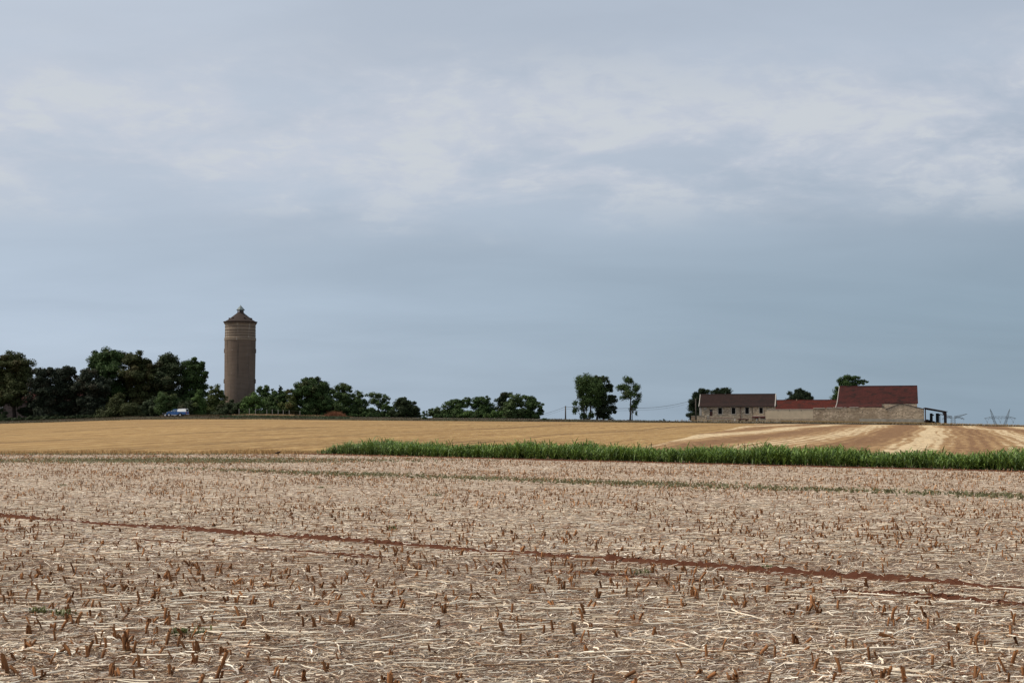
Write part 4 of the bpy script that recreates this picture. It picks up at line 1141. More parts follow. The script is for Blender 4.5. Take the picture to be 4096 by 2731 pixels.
B('bush', 'low dark bush at the left picture edge below the cottage window', 'bush', [(-10, 1655, 26, 22), (14, 1668, 18, 18), (-30, 1670, 30, 18)], 386, 'dark', 2, .1, 85, .28, .05, gL, limbs=False)
B('maple_tree', 'blackish green tree just right of the leftmost olive brown tree', 'tree', [(168, 1492, 34, 26), (195, 1490, 24, 26), (160, 1540, 42, 40), (190, 1560, 40, 45), (170, 1610, 55, 45), (180, 1655, 55, 26)], 388, 'black', 178, .3, 85, .36, .3, gL)
B('maple_tree', 'blackish green tree in the middle of the dark row of three', 'tree', [(262, 1488, 34, 26), (285, 1495, 26, 28), (240, 1520, 36, 34), (265, 1560, 46, 40), (260, 1615, 56, 45), (265, 1655, 62, 26)], 390, 'black', 268, .3, 85, .36, .35, gL)
B('maple_tree', 'blackish brown tree leaning under the tallest green tree of the wood', 'tree', [(345, 1500, 38, 26), (330, 1540, 46, 36), (385, 1555, 52, 46), (360, 1610, 62, 48), (400, 1640, 58, 36), (345, 1658, 60, 24)], 387, 'black', 352, .3, 85, .36, .45, gL)
B('locust_tree', 'tallest green tree of the left wood with feathery rounded top', 'tree', [(425, 1425, 46, 30), (398, 1455, 40, 34), (468, 1428, 34, 26), (375, 1478, 24, 22), (440, 1480, 66, 46), (430, 1540, 62, 46), (470, 1560, 60, 50), (440, 1605, 60, 40)], 398, 'green', 440, .4, 90, .36, .05, gL)
B('chestnut_tree', 'olive tree with browning leaves next to the tallest green tree', 'tree', [(512, 1436, 38, 28), (545, 1440, 30, 30), (570, 1470, 34, 36), (595, 1500, 30, 42), (540, 1500, 60, 50), (570, 1560, 66, 56), (540, 1610, 66, 44)], 396, 'olive', 555, .4, 95, .36, .4, gL)
B('chestnut_tree', 'dark narrow topped tree with brownish leaves left of the wood gap', 'tree', [(665, 1440, 38, 26), (650, 1470, 36, 32), (690, 1475, 32, 34), (670, 1520, 54, 48), (640, 1560, 40, 50), (685, 1590, 55, 46)], 397, 'dark', 665, .4, 95, .36, .35, gL)
B('ash_tree', 'dark green tree at the right end of the tall wood', 'tree', [(740, 1462, 32, 26), (778, 1458, 26, 24), (800, 1468, 24, 28), (808, 1510, 24, 34), (760, 1510, 52, 46), (775, 1560, 52, 46), (806, 1555, 22, 30), (750, 1610, 60, 40), (800, 1600, 28, 34)], 400, 'green', 765, .4, 90, .34, .08, gL)
B('bush', 'broad dark olive bush at the road end left of the pickup', 'bush', [(470, 1632, 50, 34), (525, 1640, 46, 32), (430, 1655, 46, 24), (555, 1662, 26, 18), (490, 1665, 60, 14)], 376, 'olive', 490, .12, 85, .30, .15, gS, limbs=False)
B('bush', 'dark green bush hanging over the road just left of the pickup', 'bush', [(600, 1620, 40, 36), (575, 1650, 34, 24), (625, 1645, 40, 28), (600, 1665, 40, 10)], 380, 'dark', 600, .12, 85, .30, .3, gS, limbs=False)
B('bush', 'green bush standing directly behind the blue pickup', 'bush', [(650, 1598, 30, 30), (690, 1610, 34, 34), (660, 1635, 44, 26), (715, 1640, 38, 26)], 374, 'mid', 680, .12, 85, .28, .1, gS, limbs=False)
B('bush', 'dark bush just right of the white pickup canopy', 'bush', [(755, 1630, 36, 34), (735, 1655, 30, 16), (775, 1655, 30, 18)], 372, 'dark', 755, .12, 85, .28, .15, gS, limbs=False)
B('bush', 'bright upright bush below the right end of the tall wood', 'bush', [(793, 1592, 20, 24), (800, 1622, 34, 28), (785, 1648, 36, 20), (775, 1605, 16, 20)], 373, 'fresh', 795, .12, 85, .28, .05, gS, limbs=False)
B('bush', 'yellow green bushy tree touching the left side of the tower', 'bush', [(862, 1562, 26, 18), (885, 1575, 16, 18), (850, 1590, 30, 28), (870, 1620, 36, 32), (845, 1645, 34, 22)], 381, 'gold', 862, .15, 85, .28, .1, gS)
B('bush', 'dark bush with rusty leaves in front of the tower\'s left foot', 'bush', [(895, 1632, 32, 24), (870, 1655, 36, 14), (915, 1650, 30, 18)], 371, 'dark', 893, .12, 85, .27, .35, gS, limbs=False)
B('bush', 'low dark green bush in front of the tower\'s middle', 'bush', [(948, 1630, 30, 22), (918, 1618, 18, 24), (968, 1640, 34, 24), (940, 1655, 40, 14)], 372, 'dark', 950, .12, 85, .27, .1, gS, limbs=False)
B('bush', 'bright round bush covering the tower\'s right foot', 'bush', [(1008, 1598, 34, 28), (985, 1620, 26, 30), (1030, 1615, 26, 30), (1008, 1642, 42, 26), (1000, 1658, 26, 12)], 370, 'fresh', 1005, .14, 95, .27, .05, gS)
B('small_tree', 'small twin topped tree just right of the tower', 'tree', [(1042, 1562, 18, 18), (1068, 1557, 18, 20), (1055, 1585, 28, 24), (1060, 1615, 30, 28)], 386, 'mid', 1056, .16, 85, .27, .05, gS)
B('bush', 'yellowing bush top showing between small tree and dark spire', 'bush', [(1096, 1568, 14, 12), (1092, 1595, 26, 22), (1085, 1625, 34, 30), (1075, 1652, 36, 16)], 382, 'mid', 1090, .14, 85, .27, .15, gS)
B('cypress_tree', 'thin dark conifer spire rising behind the fenced shrubs', 'tree', [(1122, 1550, 5, 9), (1121, 1562, 8, 10), (1121, 1578, 10, 14), (1122, 1600, 12, 20)], 388, 'yew', 1122, .12, 220, .20, .3, gS)
B('bush', 'green bush behind the middle of the post fence', 'bush', [(1120, 1598, 30, 22), (1140, 1580, 18, 16), (1135, 1620, 34, 28), (1110, 1642, 36, 22)], 377, 'green', 1125, .14, 85, .27, .1, gS)
B('bush', 'loose bush with golden brown leaves behind the right fence posts', 'bush', [(1165, 1592, 22, 24), (1158, 1622, 30, 26), (1175, 1645, 30, 20), (1150, 1565, 12, 10)], 374, 'gold', 1162, .14, 85, .27, .3, gS)
B('walnut_tree', 'dark tree peeping over the top of the big round tree', 'tree', [(1238, 1524, 22, 14), (1262, 1522, 26, 14), (1290, 1540, 22, 18), (1316, 1562, 16, 18), (1290, 1570, 34, 34), (1300, 1610, 32, 40)], 390, 'dark', 1275, .3, 90, .30, .1, gS)
B('chestnut_tree', 'big round tree with rusty patches right of the post fence', 'tree', [(1200, 1552, 36, 28), (1235, 1548, 40, 30), (1265, 1562, 44, 34), (1205, 1590, 38, 40), (1270, 1600, 52, 44), (1300, 1615, 32, 36), (1240, 1630, 66, 36), (1270, 1650, 60, 20)], 376, 'green', 1245, .35, 100, .32, .3, gS)
B('aspen_tree', 'green tree behind the rust brown brush heap', 'tree', [(1368, 1548, 22, 18), (1388, 1560, 18, 22), (1350, 1580, 24, 28), (1385, 1595, 32, 32), (1345, 1620, 30, 32), (1380, 1640, 46, 26), (1415, 1625, 28, 34)], 384, 'mid', 1375, .22, 90, .29, .03, gM)
B('locust_tree', 'thin grey green tree between the brush heap tree and the open feathery tree', 'tree', [(1438, 1575, 20, 12), (1428, 1595, 24, 18), (1450, 1610, 26, 24), (1440, 1640, 36, 28)], 392, 'pale', 1440, .2, 60, .28, .05, gM)
B('locust_tree', 'open feathery tree showing pale branches and gaps of sky', 'tree', [(1485, 1578, 24, 11), (1515, 1583, 28, 14), (1538, 1598, 20, 18), (1500, 1605, 32, 16), (1528, 1625, 22, 16), (1495, 1645, 22, 16)], 388, 'pale', 1515, .18, 60, .27, .05, gM)
B('bush', 'dark bush filling the foot of the open feathery tree', 'bush', [(1470, 1650, 30, 16), (1560, 1645, 26, 24), (1510, 1660, 50, 10), (1545, 1625, 18, 18)], 382, 'green', 1530, .1, 80, .27, .05, gM, limbs=False)
B('oak_tree', 'dark round oak at the gap in the roadside trees', 'tree', [(1612, 1602, 30, 16), (1590, 1620, 26, 20), (1635, 1615, 26, 22), (1655, 1640, 26, 18), (1615, 1640, 34, 24), (1590, 1655, 32, 14), (1664, 1658, 16, 10)], 380, 'dark', 1625, .3, 95, .29, .02, gM)
B('bush', 'tiny sparse shrub standing alone in the gap of the roadside trees', 'bush', [(1694, 1648, 7, 8), (1704, 1658, 11, 9), (1693, 1662, 10, 7)], 372, 'mid', 1699, .06, 55, .22, .05, gM)
B('bush', 'small rounded pale bush at the left of the second roadside clump', 'bush', [(1722, 1642, 12, 11), (1748, 1640, 16, 13), (1735, 1655, 30, 12)], 382, 'pale', 1738, .1, 85, .26, .02, gM)
B('locust_tree', 'spreading tree with branch tips reaching left in the second roadside clump', 'tree', [(1795, 1612, 18, 8), (1825, 1605, 24, 12), (1810, 1628, 34, 18), (1850, 1618, 28, 20), (1870, 1600, 20, 10), (1830, 1648, 46, 18), (1785, 1650, 28, 16)], 386, 'mid', 1830, .22, 95, .28, .03, gM)
B('ash_tree', 'green tree right of the spreading tree in the second roadside clump', 'tree', [(1918, 1596, 20, 12), (1942, 1600, 18, 14), (1905, 1618, 28, 20), (1940, 1625, 32, 26), (1920, 1648, 40, 20), (1955, 1640, 22, 24)], 384, 'green', 1925, .22, 95, .28, .05, gM)
B('bush', 'low light bush in front of the second roadside clump', 'bush', [(1868, 1655, 30, 12), (1845, 1662, 24, 8), (1985, 1655, 24, 14), (1960, 1662, 26, 8)], 374, 'fresh', 1880, .06, 85, .25, .1, gM, limbs=False)
B('maple_tree', 'dark tree rising behind the pale round tree of the third clump', 'tree', [(2018, 1583, 20, 13), (2035, 1580, 16, 12), (2005, 1605, 24, 20), (2025, 1625, 30, 28), (2000, 1645, 24, 20)], 392, 'dark', 2018, .22, 95, .28, .1, gM)
B('lime_tree', 'pale round tree in the third roadside clump', 'tree', [(2060, 1595, 24, 16), (2045, 1620, 28, 24), (2075, 1610, 26, 22), (2060, 1645, 36, 22)], 378, 'pale', 2060, .2, 100, .27, .02, gM)
B('lime_tree', 'green tree at the right end of the third clump by the lone pole', 'tree', [(2105, 1590, 24, 14), (2132, 1598, 20, 16), (2155, 1622, 18, 18), (2120, 1618, 34, 22), (2160, 1645, 14, 18), (2110, 1645, 34, 20), (2140, 1658, 24, 12)], 381, 'mid', 2118, .2, 85, .28, .02, gM)
B('bush', 'small dark bush on the bank below the third roadside clump', 'bush', [(2178, 1677, 13, 6), (2190, 1679, 8, 4)], 349, 'green', 2181, .05, 120, .22, .02, gM, limbs=False)
B('bush', 'small dark bush on the bank below the gap in the trees', 'bush', [(1698, 1672, 9, 8), (1706, 1675, 6, 5)], 349, 'green', 1699, .05, 120, .22, .02, gM, limbs=False)
gO = 'lone trees between the roadside clumps and the farm'
B('locust_tree', 'tall feathery locust with drooping left branches beside the dark ivied tree', 'tree', [(2350, 1536, 38, 28), (2382, 1558, 30, 38), (2352, 1592, 32, 26), (2388, 1605, 24, 32), (2395, 1530, 24, 20), (2345, 1510, 32, 14), (2318, 1524, 18, 14), (2370, 1525, 24, 18), (2332, 1548, 28, 20), (2362, 1560, 24, 20), (2325, 1580, 18, 14), (2300, 1607, 14, 7), (2335, 1608, 22, 12), (2372, 1600, 20, 18), (2300, 1636, 10, 12), (2332, 1628, 18, 10), (2335, 1660, 16, 15), (2366, 1655, 14, 14)], 374, 'mid', 2356, .22, 70, .26, .03, gO, stems=[(2356, 0), (2340, 0)], droop=.9, clump=.44)
B('ivied_tree', 'dark thick tree with ivied foot right of the feathery locust', 'tree', [(2395, 1512, 22, 11), (2415, 1520, 22, 14), (2436, 1545, 18, 20), (2405, 1555, 32, 26), (2448, 1590, 20, 24), (2412, 1600, 36, 28), (2452, 1635, 16, 18), (2420, 1640, 34, 24), (2425, 1665, 26, 14), (2398, 1640, 16, 30)], 376, 'dark', 2410, .25, 90, .27, .05, gO, stems=[(2387, 0), (2412, 0)], clump=.34)
B('slender_tree', 'slender lone tree with bent bare trunk beside the slim pole', 'tree', [(2508, 1515, 17, 12), (2525, 1522, 12, 10), (2480, 1545, 16, 10), (2500, 1545, 20, 14), (2545, 1548, 18, 16), (2520, 1568, 28, 18), (2555, 1580, 12, 14), (2500, 1585, 18, 9), (2545, 1603, 16, 12), (2535, 1622, 15, 10), (2525, 1637, 10, 7), (2545, 1650, 5, 8)], 372.6, 'mid', 2520, .22, 70, .25, .03, gO, droop=.7, clump=.48)
B('bush', 'tiny far bush on the skyline between slender tree and farmhouse', 'bush', [(2642, 1683, 9, 3), (2656, 1680, 3, 7)], 420, 'dark', 2648, .06, 140, .25, 0, gO, limbs=False)
B('yew_tree', 'dark bushy yew against the left gable of the farmhouse', 'tree', [(2812, 1566, 26, 14), (2790, 1590, 24, 22), (2775, 1622, 22, 26), (2800, 1630, 34, 40), (2768, 1660, 22, 18), (2790, 1670, 30, 14)], 408, 'yew', 2790, .3, 120, .22, .02, gF, spiky=True)
B('yew_tree', 'dark yew top rising behind the farmhouse roof', 'tree', [(2870, 1568, 24, 14), (2895, 1562, 22, 16), (2915, 1572, 10, 8), (2885, 1600, 40, 40)], 418, 'yew', 2885, .3, 120, .22, .02, gF, spiky=True)
B('yew_tree', 'dark spiky tree behind the long red roof', 'tree', [(3200, 1566, 24, 14), (3180, 1582, 22, 14), (3228, 1578, 18, 14), (3164, 1594, 14, 8), (3242, 1592, 14, 9), (3205, 1598, 44, 20), (3205, 1640, 44, 44)], 418, 'yew', 3205, .3, 130, .23, .02, gF, spiky=True)
B('walnut_tree', 'green rounded tree behind the left end of the barn roof', 'tree', [(3388, 1508, 22, 12), (3415, 1514, 22, 12), (3442, 1526, 18, 14), (3372, 1526, 20, 16), (3405, 1535, 40, 14), (3352, 1550, 14, 9), (3355, 1580, 16, 14), (3342, 1592, 10, 12), (3400, 1580, 60, 40)], 425, 'green', 3400, .35, 100, .27, .02, gF, clump=.36)

def undergrowth():
    rg = np.random.default_rng(77); blobs = []
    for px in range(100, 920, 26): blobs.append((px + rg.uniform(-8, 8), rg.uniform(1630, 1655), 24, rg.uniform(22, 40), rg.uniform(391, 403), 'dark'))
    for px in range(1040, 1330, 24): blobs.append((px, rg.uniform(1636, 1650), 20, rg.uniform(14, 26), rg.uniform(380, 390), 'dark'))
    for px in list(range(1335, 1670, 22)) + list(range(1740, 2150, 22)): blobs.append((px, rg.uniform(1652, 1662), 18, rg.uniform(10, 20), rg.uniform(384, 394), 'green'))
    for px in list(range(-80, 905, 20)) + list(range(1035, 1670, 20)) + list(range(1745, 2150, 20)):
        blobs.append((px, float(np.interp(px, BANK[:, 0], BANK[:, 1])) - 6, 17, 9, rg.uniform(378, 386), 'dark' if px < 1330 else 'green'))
    Vs, Fs, Cs, off = [], [], [], 0
    for (a, b, c, d, Y, t) in blobs:
        base = Vector((0, Y, 0)); k = GRN[t]
        gz = ht(P(a, b, Y).x, Y)
        base.z = gz
        me = leaf_cloud('tmp', [(a, b, c, d)], Y, base, gz, 80, .33, k[0], k[1], k[2], .2, rg)
        n = len(me.vertices); v = np.empty(n * 3, np.float32); me.vertices.foreach_get('co', v)
        cc = np.empty(n * 4, np.float32); me.color_attributes['tint'].data.foreach_get('color', cc)
        Vs.append(v.reshape(-1, 3) + np.array(base)); Cs.append(cc.reshape(-1, 4)[:, :3]); Fs.append(np.arange(n).reshape(-1, 3) + off); off += n
        bpy.data.meshes.remove(me)
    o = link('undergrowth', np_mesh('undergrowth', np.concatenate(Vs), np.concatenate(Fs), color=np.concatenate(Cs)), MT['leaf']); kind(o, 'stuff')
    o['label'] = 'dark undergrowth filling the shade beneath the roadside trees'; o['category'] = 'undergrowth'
undergrowth()

# ------------------------------------------------------------------ grass and other ground cover (uncountable)
def blades(name, pts, hs, c0, c1, label, mat_='dry', w=.03, lean=.35, seed=1, bend=True):
    rg = np.random.default_rng(seed); n = len(pts); pts = np.asarray(pts)
    a = rg.uniform(0, 2 * np.pi, n); d = np.stack([np.cos(a), np.sin(a), 0 * a], 1)
    sgn = rg.uniform(0, 2 * np.pi, n); sd = np.stack([np.cos(sgn), np.sin(sgn) * .4, 0 * a], 1)
    h = hs * rg.uniform(.6, 1.25, n); W = (w * rg.uniform(.6, 1.4, n))[:, None]
    up = np.array([0, 0, 1.0])
    m1 = pts + up * (h * .55)[:, None] + d * (h * lean * rg.uniform(.05, .5, n))[:, None]
    tp = pts + up * (h * rg.uniform(.75, 1.05, n))[:, None] + d * (h * lean * rg.uniform(.3, 1.5, n))[:, None]
    V = np.stack([pts - sd * W, pts + sd * W, m1 + sd * W * .8, m1 - sd * W * .8, tp], 1).reshape(-1, 3)
    b = np.arange(n) * 5
    f = rg.uniform(0, 1, (n, 1)); C = np.array(c0) * (1 - f) + np.array(c1) * f
    C *= rg.uniform(.75, 1.25, (n, 1))
    me = np_mesh(name, V, [np.stack([b, b + 1, b + 2, b + 3], 1), np.stack([b + 3, b + 2, b + 4], 1)], color=np.repeat(C, 5, 0))
    o = link(name, me, MT[mat_]); kind(o, 'stuff'); o['label'] = label; o['category'] = name.replace('_', ' ')
    return o
def strip_pts(n, px0, px1, Y0, Y1, rg, pw=None):
    px = rg.uniform(px0, px1, n); Y = rg.uniform(Y0, Y1, n); x = (px - 2048) / F * Y
    return np.stack([x, Y, hterr(x, Y)], 1)
rg = np.random.default_rng(5)
# dry fringe on the edge of the golden field
uA = HA.x / HA.y; n = 16000
u = rg.uniform(-.42, uA + .005, n); Yb = y_boundary(u); Y = Yb + rg.normal(0, .5, n); x = u * Y
dens = np.sin(u * 90) * .15 + np.sin(u * 37 + 1) * .15 + np.clip((u + .25) / .12, 0, 1) * .5 + .35
keep = rg.uniform(0, 1, n) < dens
blades('dry_grass', np.stack([x, Y, 0 * x], 1)[keep], .33 + .06 * np.sin(u[keep] * 60), (.34, .20, .085), (.62, .42, .19), 'dry golden grass fringe along the edge of the golden field', 'dry', .022, .5, 2)
# bank tufts
p1 = np.concatenate([strip_pts(9000, -100, 4200, Y_EDGE + .5, Y_BANK - .5, rg), strip_pts(1500, -100, 560, Y_BANK - 2, Y_BANK + 1, rg)])
blades('verge_grass', p1, .26, (.022, .025, .011), (.095, .062, .032), 'dull green and brown grass on the road bank', 'dry', .05, .6, 3)
p1 = strip_pts(2600, 880, 1400, Y_BANK - 7, Y_BANK - .5, rg)
blades('weeds', p1, .30, (.030, .055, .020), (.050, .080, .028), 'dark green weeds on the bank below the post fence', 'blade', .06, .6, 4)
p1 = np.concatenate([strip_pts(2600, 985, 1180, Y_ROAD - .5, Y_ROAD + 2.2, rg), strip_pts(900, 930, 1300, Y_ROAD - .3, Y_ROAD + 2.5, rg)])
blades('dry_grass', p1, .55, (.22, .135, .065), (.50, .35, .19), 'straw coloured grass in front of the post fence', 'dry', .035, .5, 5)
p1 = np.concatenate([strip_pts(6000, 3120, 3700, 371, 377, rg), strip_pts(500, 2700, 3120, 365, 367, rg), strip_pts(1500, 3700, 4150, Y_BANK, Y_BANK + 8, rg)])
blades('dry_grass', p1, .50, (.26, .16, .065), (.50, .34, .15), 'dry golden grass at the foot of the farm walls', 'dry', .04, .45, 6)
p1 = strip_pts(1500, 640, 940, Y_ROAD + 1, Y_ROAD + 4, rg)
blades('dry_grass', p1, .5, (.07, .06, .03), (.16, .10, .05), 'brownish grass along the road below the dark shrubs', 'dry', .04, .5, 16)
# rusty brush heap
n = 2600; px = rg.normal(1348, 26, n); Y = rg.normal(368, 1.2, n); x = (px - 2048) / F * Y
hh = np.clip(1.35 * np.exp(-((px - 1340) / 38) ** 2) + .25, .2, 1.6)
o = blades('brush_heap', np.stack([x, Y, hterr(x, Y) - .1], 1), hh, (.13, .050, .025), (.26, .11, .055), 'rust brown heap of dead brush on the roadside', 'dry', .03, .75, 7)

# ------------------------------------------------------------------ the green sorghum strip
def sorghum():
    rg = np.random.default_rng(21)
    Lh = (HB - HA).length + 22
    n = 7600
    s = rg.uniform(-1.5, Lh, n); w = rg.uniform(0, HDEEP, n)
    edge = np.clip((s + 2.8) / 5.0, .45, 1) * (1 + .12 * np.sin(s * .35) + .10 * np.sin(s * 1.3 + 1) + .08 * np.sin(s * 3.1))
    keep = rg.uniform(0, 1, n) < np.clip((s + 3) / 4, .3, 1); s, w, edge = s[keep], w[keep], edge[keep]; n = len(s)
    base = np.array([[HA.x, HA.y, 0]]) + s[:, None] * np.array(HD)[None] + w[:, None] * np.array(HN)[None]
    H = .93 * edge * rg.uniform(.72, 1.12, n)
    tall = rg.uniform(0, 1, n) < .05; H[tall] *= rg.uniform(1.1, 1.35, tall.sum())
    V, C, Q, Tn = [], [], [], 0
    NL = 8
    Vs, Cs, Fs = [], [], []
    for k in range(NL):
        f = (k + .3) / NL
        a = rg.uniform(0, 2 * np.pi, n); d = np.stack([np.cos(a), np.sin(a), 0 * a], 1)
        side = np.stack([-np.sin(a), np.cos(a), 0 * a], 1)
        z0 = H * f * .72; L = H * rg.uniform(.38, .62, n) * (1.1 - .35 * f)
        er = rg.uniform(.6, 1.25, n) - .1 * (1 - f)    # steepness
        p0 = base + np.array([0, 0, 1.0]) * z0[:, None]
        p1 = p0 + d * (L * .35 * np.cos(er))[:, None] + np.array([0, 0, 1.0]) * (L * .55 * np.sin(er))[:, None]
        p2 = p1 + d * (L * .40 * np.cos(er * .6))[:, None] + np.array([0, 0, 1.0]) * (L * .42 * np.sin(er * .75))[:, None]
        p3 = p2 + d * (L * .35)[:, None] + np.array([0, 0, 1.0]) * (L * rg.uniform(-.35, .3, n))[:, None]
        W = (.017 + .016 * rg.uniform(0, 1, n))[:, None]
        st = np.stack([p0 - side * W * .6, p0 + side * W * .6, p1 - side * W, p1 + side * W, p2 - side * W * .75, p2 + side * W * .75, p3], 1)
        off = k * n * 7; b = off + np.arange(n) * 7
        Vs.append(st.reshape(-1, 3))
        Fs.append((np.concatenate([np.stack([b, b + 1, b + 3, b + 2], 1), np.stack([b + 2, b + 3, b + 5, b + 4], 1)]), np.stack([b + 4, b + 5, b + 6], 1)))
        m = rg.uniform(0, 1, (n, 1)) ** 1.3; yel = np.clip(1 - (s + 2) / 12, 0, 1)[:, None] * .6
        c = np.array([.060, .108, .018]) * (1 - m) + np.array([.180, .262, .050]) * m
        c = c * (1 - yel) + np.array([.13, .17, .055]) * yel
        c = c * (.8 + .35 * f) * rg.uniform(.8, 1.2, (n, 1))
        Cs.append(np.repeat(c, 7, 0))
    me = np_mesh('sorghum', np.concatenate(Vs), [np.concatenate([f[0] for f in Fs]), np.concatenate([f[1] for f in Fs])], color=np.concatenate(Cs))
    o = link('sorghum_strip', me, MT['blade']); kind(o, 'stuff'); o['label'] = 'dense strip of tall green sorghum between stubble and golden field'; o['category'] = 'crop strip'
    # a few seed heads standing above the leaves
    bm = bmesh.new(); pick = rg.choice(n, 46, replace=False)
    for i in pick:
        if s[i] < 10: continue
        b = Vector(base[i]); h = H[i] * 1.02; l = Vector((rg.uniform(-.06, .06), 0, 0))
        add_tube(bm, [b + Vector((0, 0, .3)), b + Vector((0, 0, h)) + l], .007, 4)
        add_tube(bm, [b + Vector((0, 0, h)) + l, b + Vector((0, 0, h + .07)) + l, b + Vector((0, 0, h + .17)) + l * 1.4], [.012, .032, .008], 6)
    o2 = link('seed_heads', bm_mesh(bm, 'heads'), plain('seed_head', (.085, .060, .030), .9, .3, 10), None); kind(o2, 'stuff')
    o2['label'] = 'brown seed heads standing above the green sorghum strip'; o2['category'] = 'seed heads'
    # bare red soil and dead leaves at its foot
    nn = 160; V = []
    for i in range(nn + 1):
        q = HA + HD * (-6 + (Lh + 6) * i / nn)
        for w_, zz in ((-.75 - .25 * math.sin(i * 1.7), .004), (-.25, .05), (.6, .03)):
            p = q + HN * w_; V.append((p.x, p.y, zz + rg.uniform(0, .035) * (zz > .01)))
    V = np.array(V); i = np.arange(nn) * 3
    fq = np.concatenate([np.stack([i + k, i + k + 3, i + k + 4, i + k + 1], 1) for k in (0, 1)])
    o3 = link('soil_strip', np_mesh('soil_strip', V, fq, smooth=True), MT['soil']); kind(o3, 'structure')
sorghum()

# ------------------------------------------------------------------ near stubble: ruts, litter, stalks, stubs, weeds
RUTS = [(G(-100, 2062), G(4200, 2372), .16), (G(-100, 2115), G(4200, 2432), .09)]
def rut_dist(x, y, k):
    a, b, _ = RUTS[k]; d = (b - a).normalized()
    return (x - a.x) * (-d.y) + (y - a.y) * d.x, (x - a.x) * d.x + (y - a.y) * d.y, (b - a).length
def ruts():
    for k, (a, b, w) in enumerate(RUTS):
        rg = np.random.default_rng(40 + k)
        d = (b - a).normalized(); nrm = Vector((-d.y, d.x, 0)); L = (b - a).length
        n = int(L / .07); V = []; prof = [(-1.4, 0), (-.8, .35), (-.35, .9), (0, 1.0), (.35, .7), (.8, .3), (1.4, 0)]
        amp = 1.0
        for i in range(n + 1):
            s = i / n * L
            on = .78 + .22 * math.sin(s * .9 + 2 * k) * math.sin(s * .31 + k)
            if k == 1: on = max(0, on - .62) * 1.8
            on *= .85 if math.sin(s * 1.3 + k) * math.sin(s * .47) > -.45 else .62
            for q, hgt in prof:
                p = a + d * s + nrm * (q * w * .5 * (.75 + .5 * on) + .05 * math.sin(s * 1.9) + rg.normal(0, .012))
                V.append((p.x, p.y, .003 + hgt * .115 * on * (.55 + .9 * rg.uniform()) if hgt else -.01))
        m = len(prof); V = np.array(V)
        i = (np.arange(n)[:, None] * m + np.arange(m - 1)[None]).ravel()
        me = np_mesh('rut', V, np.stack([i, i + m, i + m + 1, i + 1], 1), smooth=False)
        o = link('soil_ridge', me, MT['soil']); kind(o, 'structure')
ruts()

def rotz(a): c, s = np.cos(a), np.sin(a); return c, s
def merge(var, idx, X, Y, Zo, rz, tilt, sc, tint):
    """place many copies of small shapes in one mesh; var = list of (V, F, C)"""
    Vo, Fo3, Fo4, Co, off = [], [], [], [], 0
    for k, (V, Fa, Cc) in enumerate(var):
        s = np.where(idx == k)[0]
        if not len(s): continue
        v = V[None] * (sc[s][:, None, :] if sc.ndim == 2 else sc[s][:, None, None])
        ct, st = np.cos(tilt[s])[:, None], np.sin(tilt[s])[:, None]
        vx = v[:, :, 0] * ct + v[:, :, 2] * st; vz = -v[:, :, 0] * st + v[:, :, 2] * ct; vy = v[:, :, 1]
        c, sn = np.cos(rz[s])[:, None], np.sin(rz[s])[:, None]
        P3 = np.stack([vx * c - vy * sn + X[s][:, None], vx * sn + vy * c + Y[s][:, None], vz + Zo[s][:, None]], 2)
        nv = len(V)
        Vo.append(P3.reshape(-1, 3)); base = off + np.arange(len(s)) * nv
        for fa in Fa:
            (Fo3 if fa.shape[1] == 3 else Fo4).append((fa[None] + base[:, None, None]).reshape(-1, fa.shape[1]))
        Co.append((Cc[None] * tint[s][:, None, :]).reshape(-1, 3)); off += len(s) * nv
    F_ = []
    if Fo4: F_.append(np.concatenate(Fo4))
    if Fo3: F_.append(np.concatenate(Fo3))
    return np.concatenate(Vo), F_, np.concatenate(Co)

def v_tube(pts, rad, n, jag=0.0, rg=None, flat=1.0):
    pts = np.array(pts, float); m = len(pts); V = []
    for i in range(m):
        d = pts[min(i + 1, m - 1)] - pts[max(i - 1, 0)]; d /= np.linalg.norm(d)
        a = np.cross(d, [0, 0, 1.0] if abs(d[2]) < .9 else [1.0, 0, 0]); a /= np.linalg.norm(a); b = np.cross(d, a)
        for k in range(n):
            t = 2 * np.pi * k / n; j = rg.uniform(-jag, jag) if (jag and i == m - 1) else 0
            V.append(pts[i] + (a * np.cos(t) + b * np.sin(t) * flat) * rad[i] + d * j)
    Fq = [[i * n + k, i * n + (k + 1) % n, (i + 1) * n + (k + 1) % n, (i + 1) * n + k] for i in range(m - 1) for k in range(n)]
    return np.array(V), [np.array(Fq)]
def cat(parts):
    V, F3, F4, off = [], [], [], 0
    for v, fs in parts:
        V.append(v)
        for f in fs: (F3 if f.shape[1] == 3 else F4).append(f + off)
        off += len(v)
    return np.concatenate(V), ([np.concatenate(F4)] if F4 else []) + ([np.concatenate(F3)] if F3 else [])

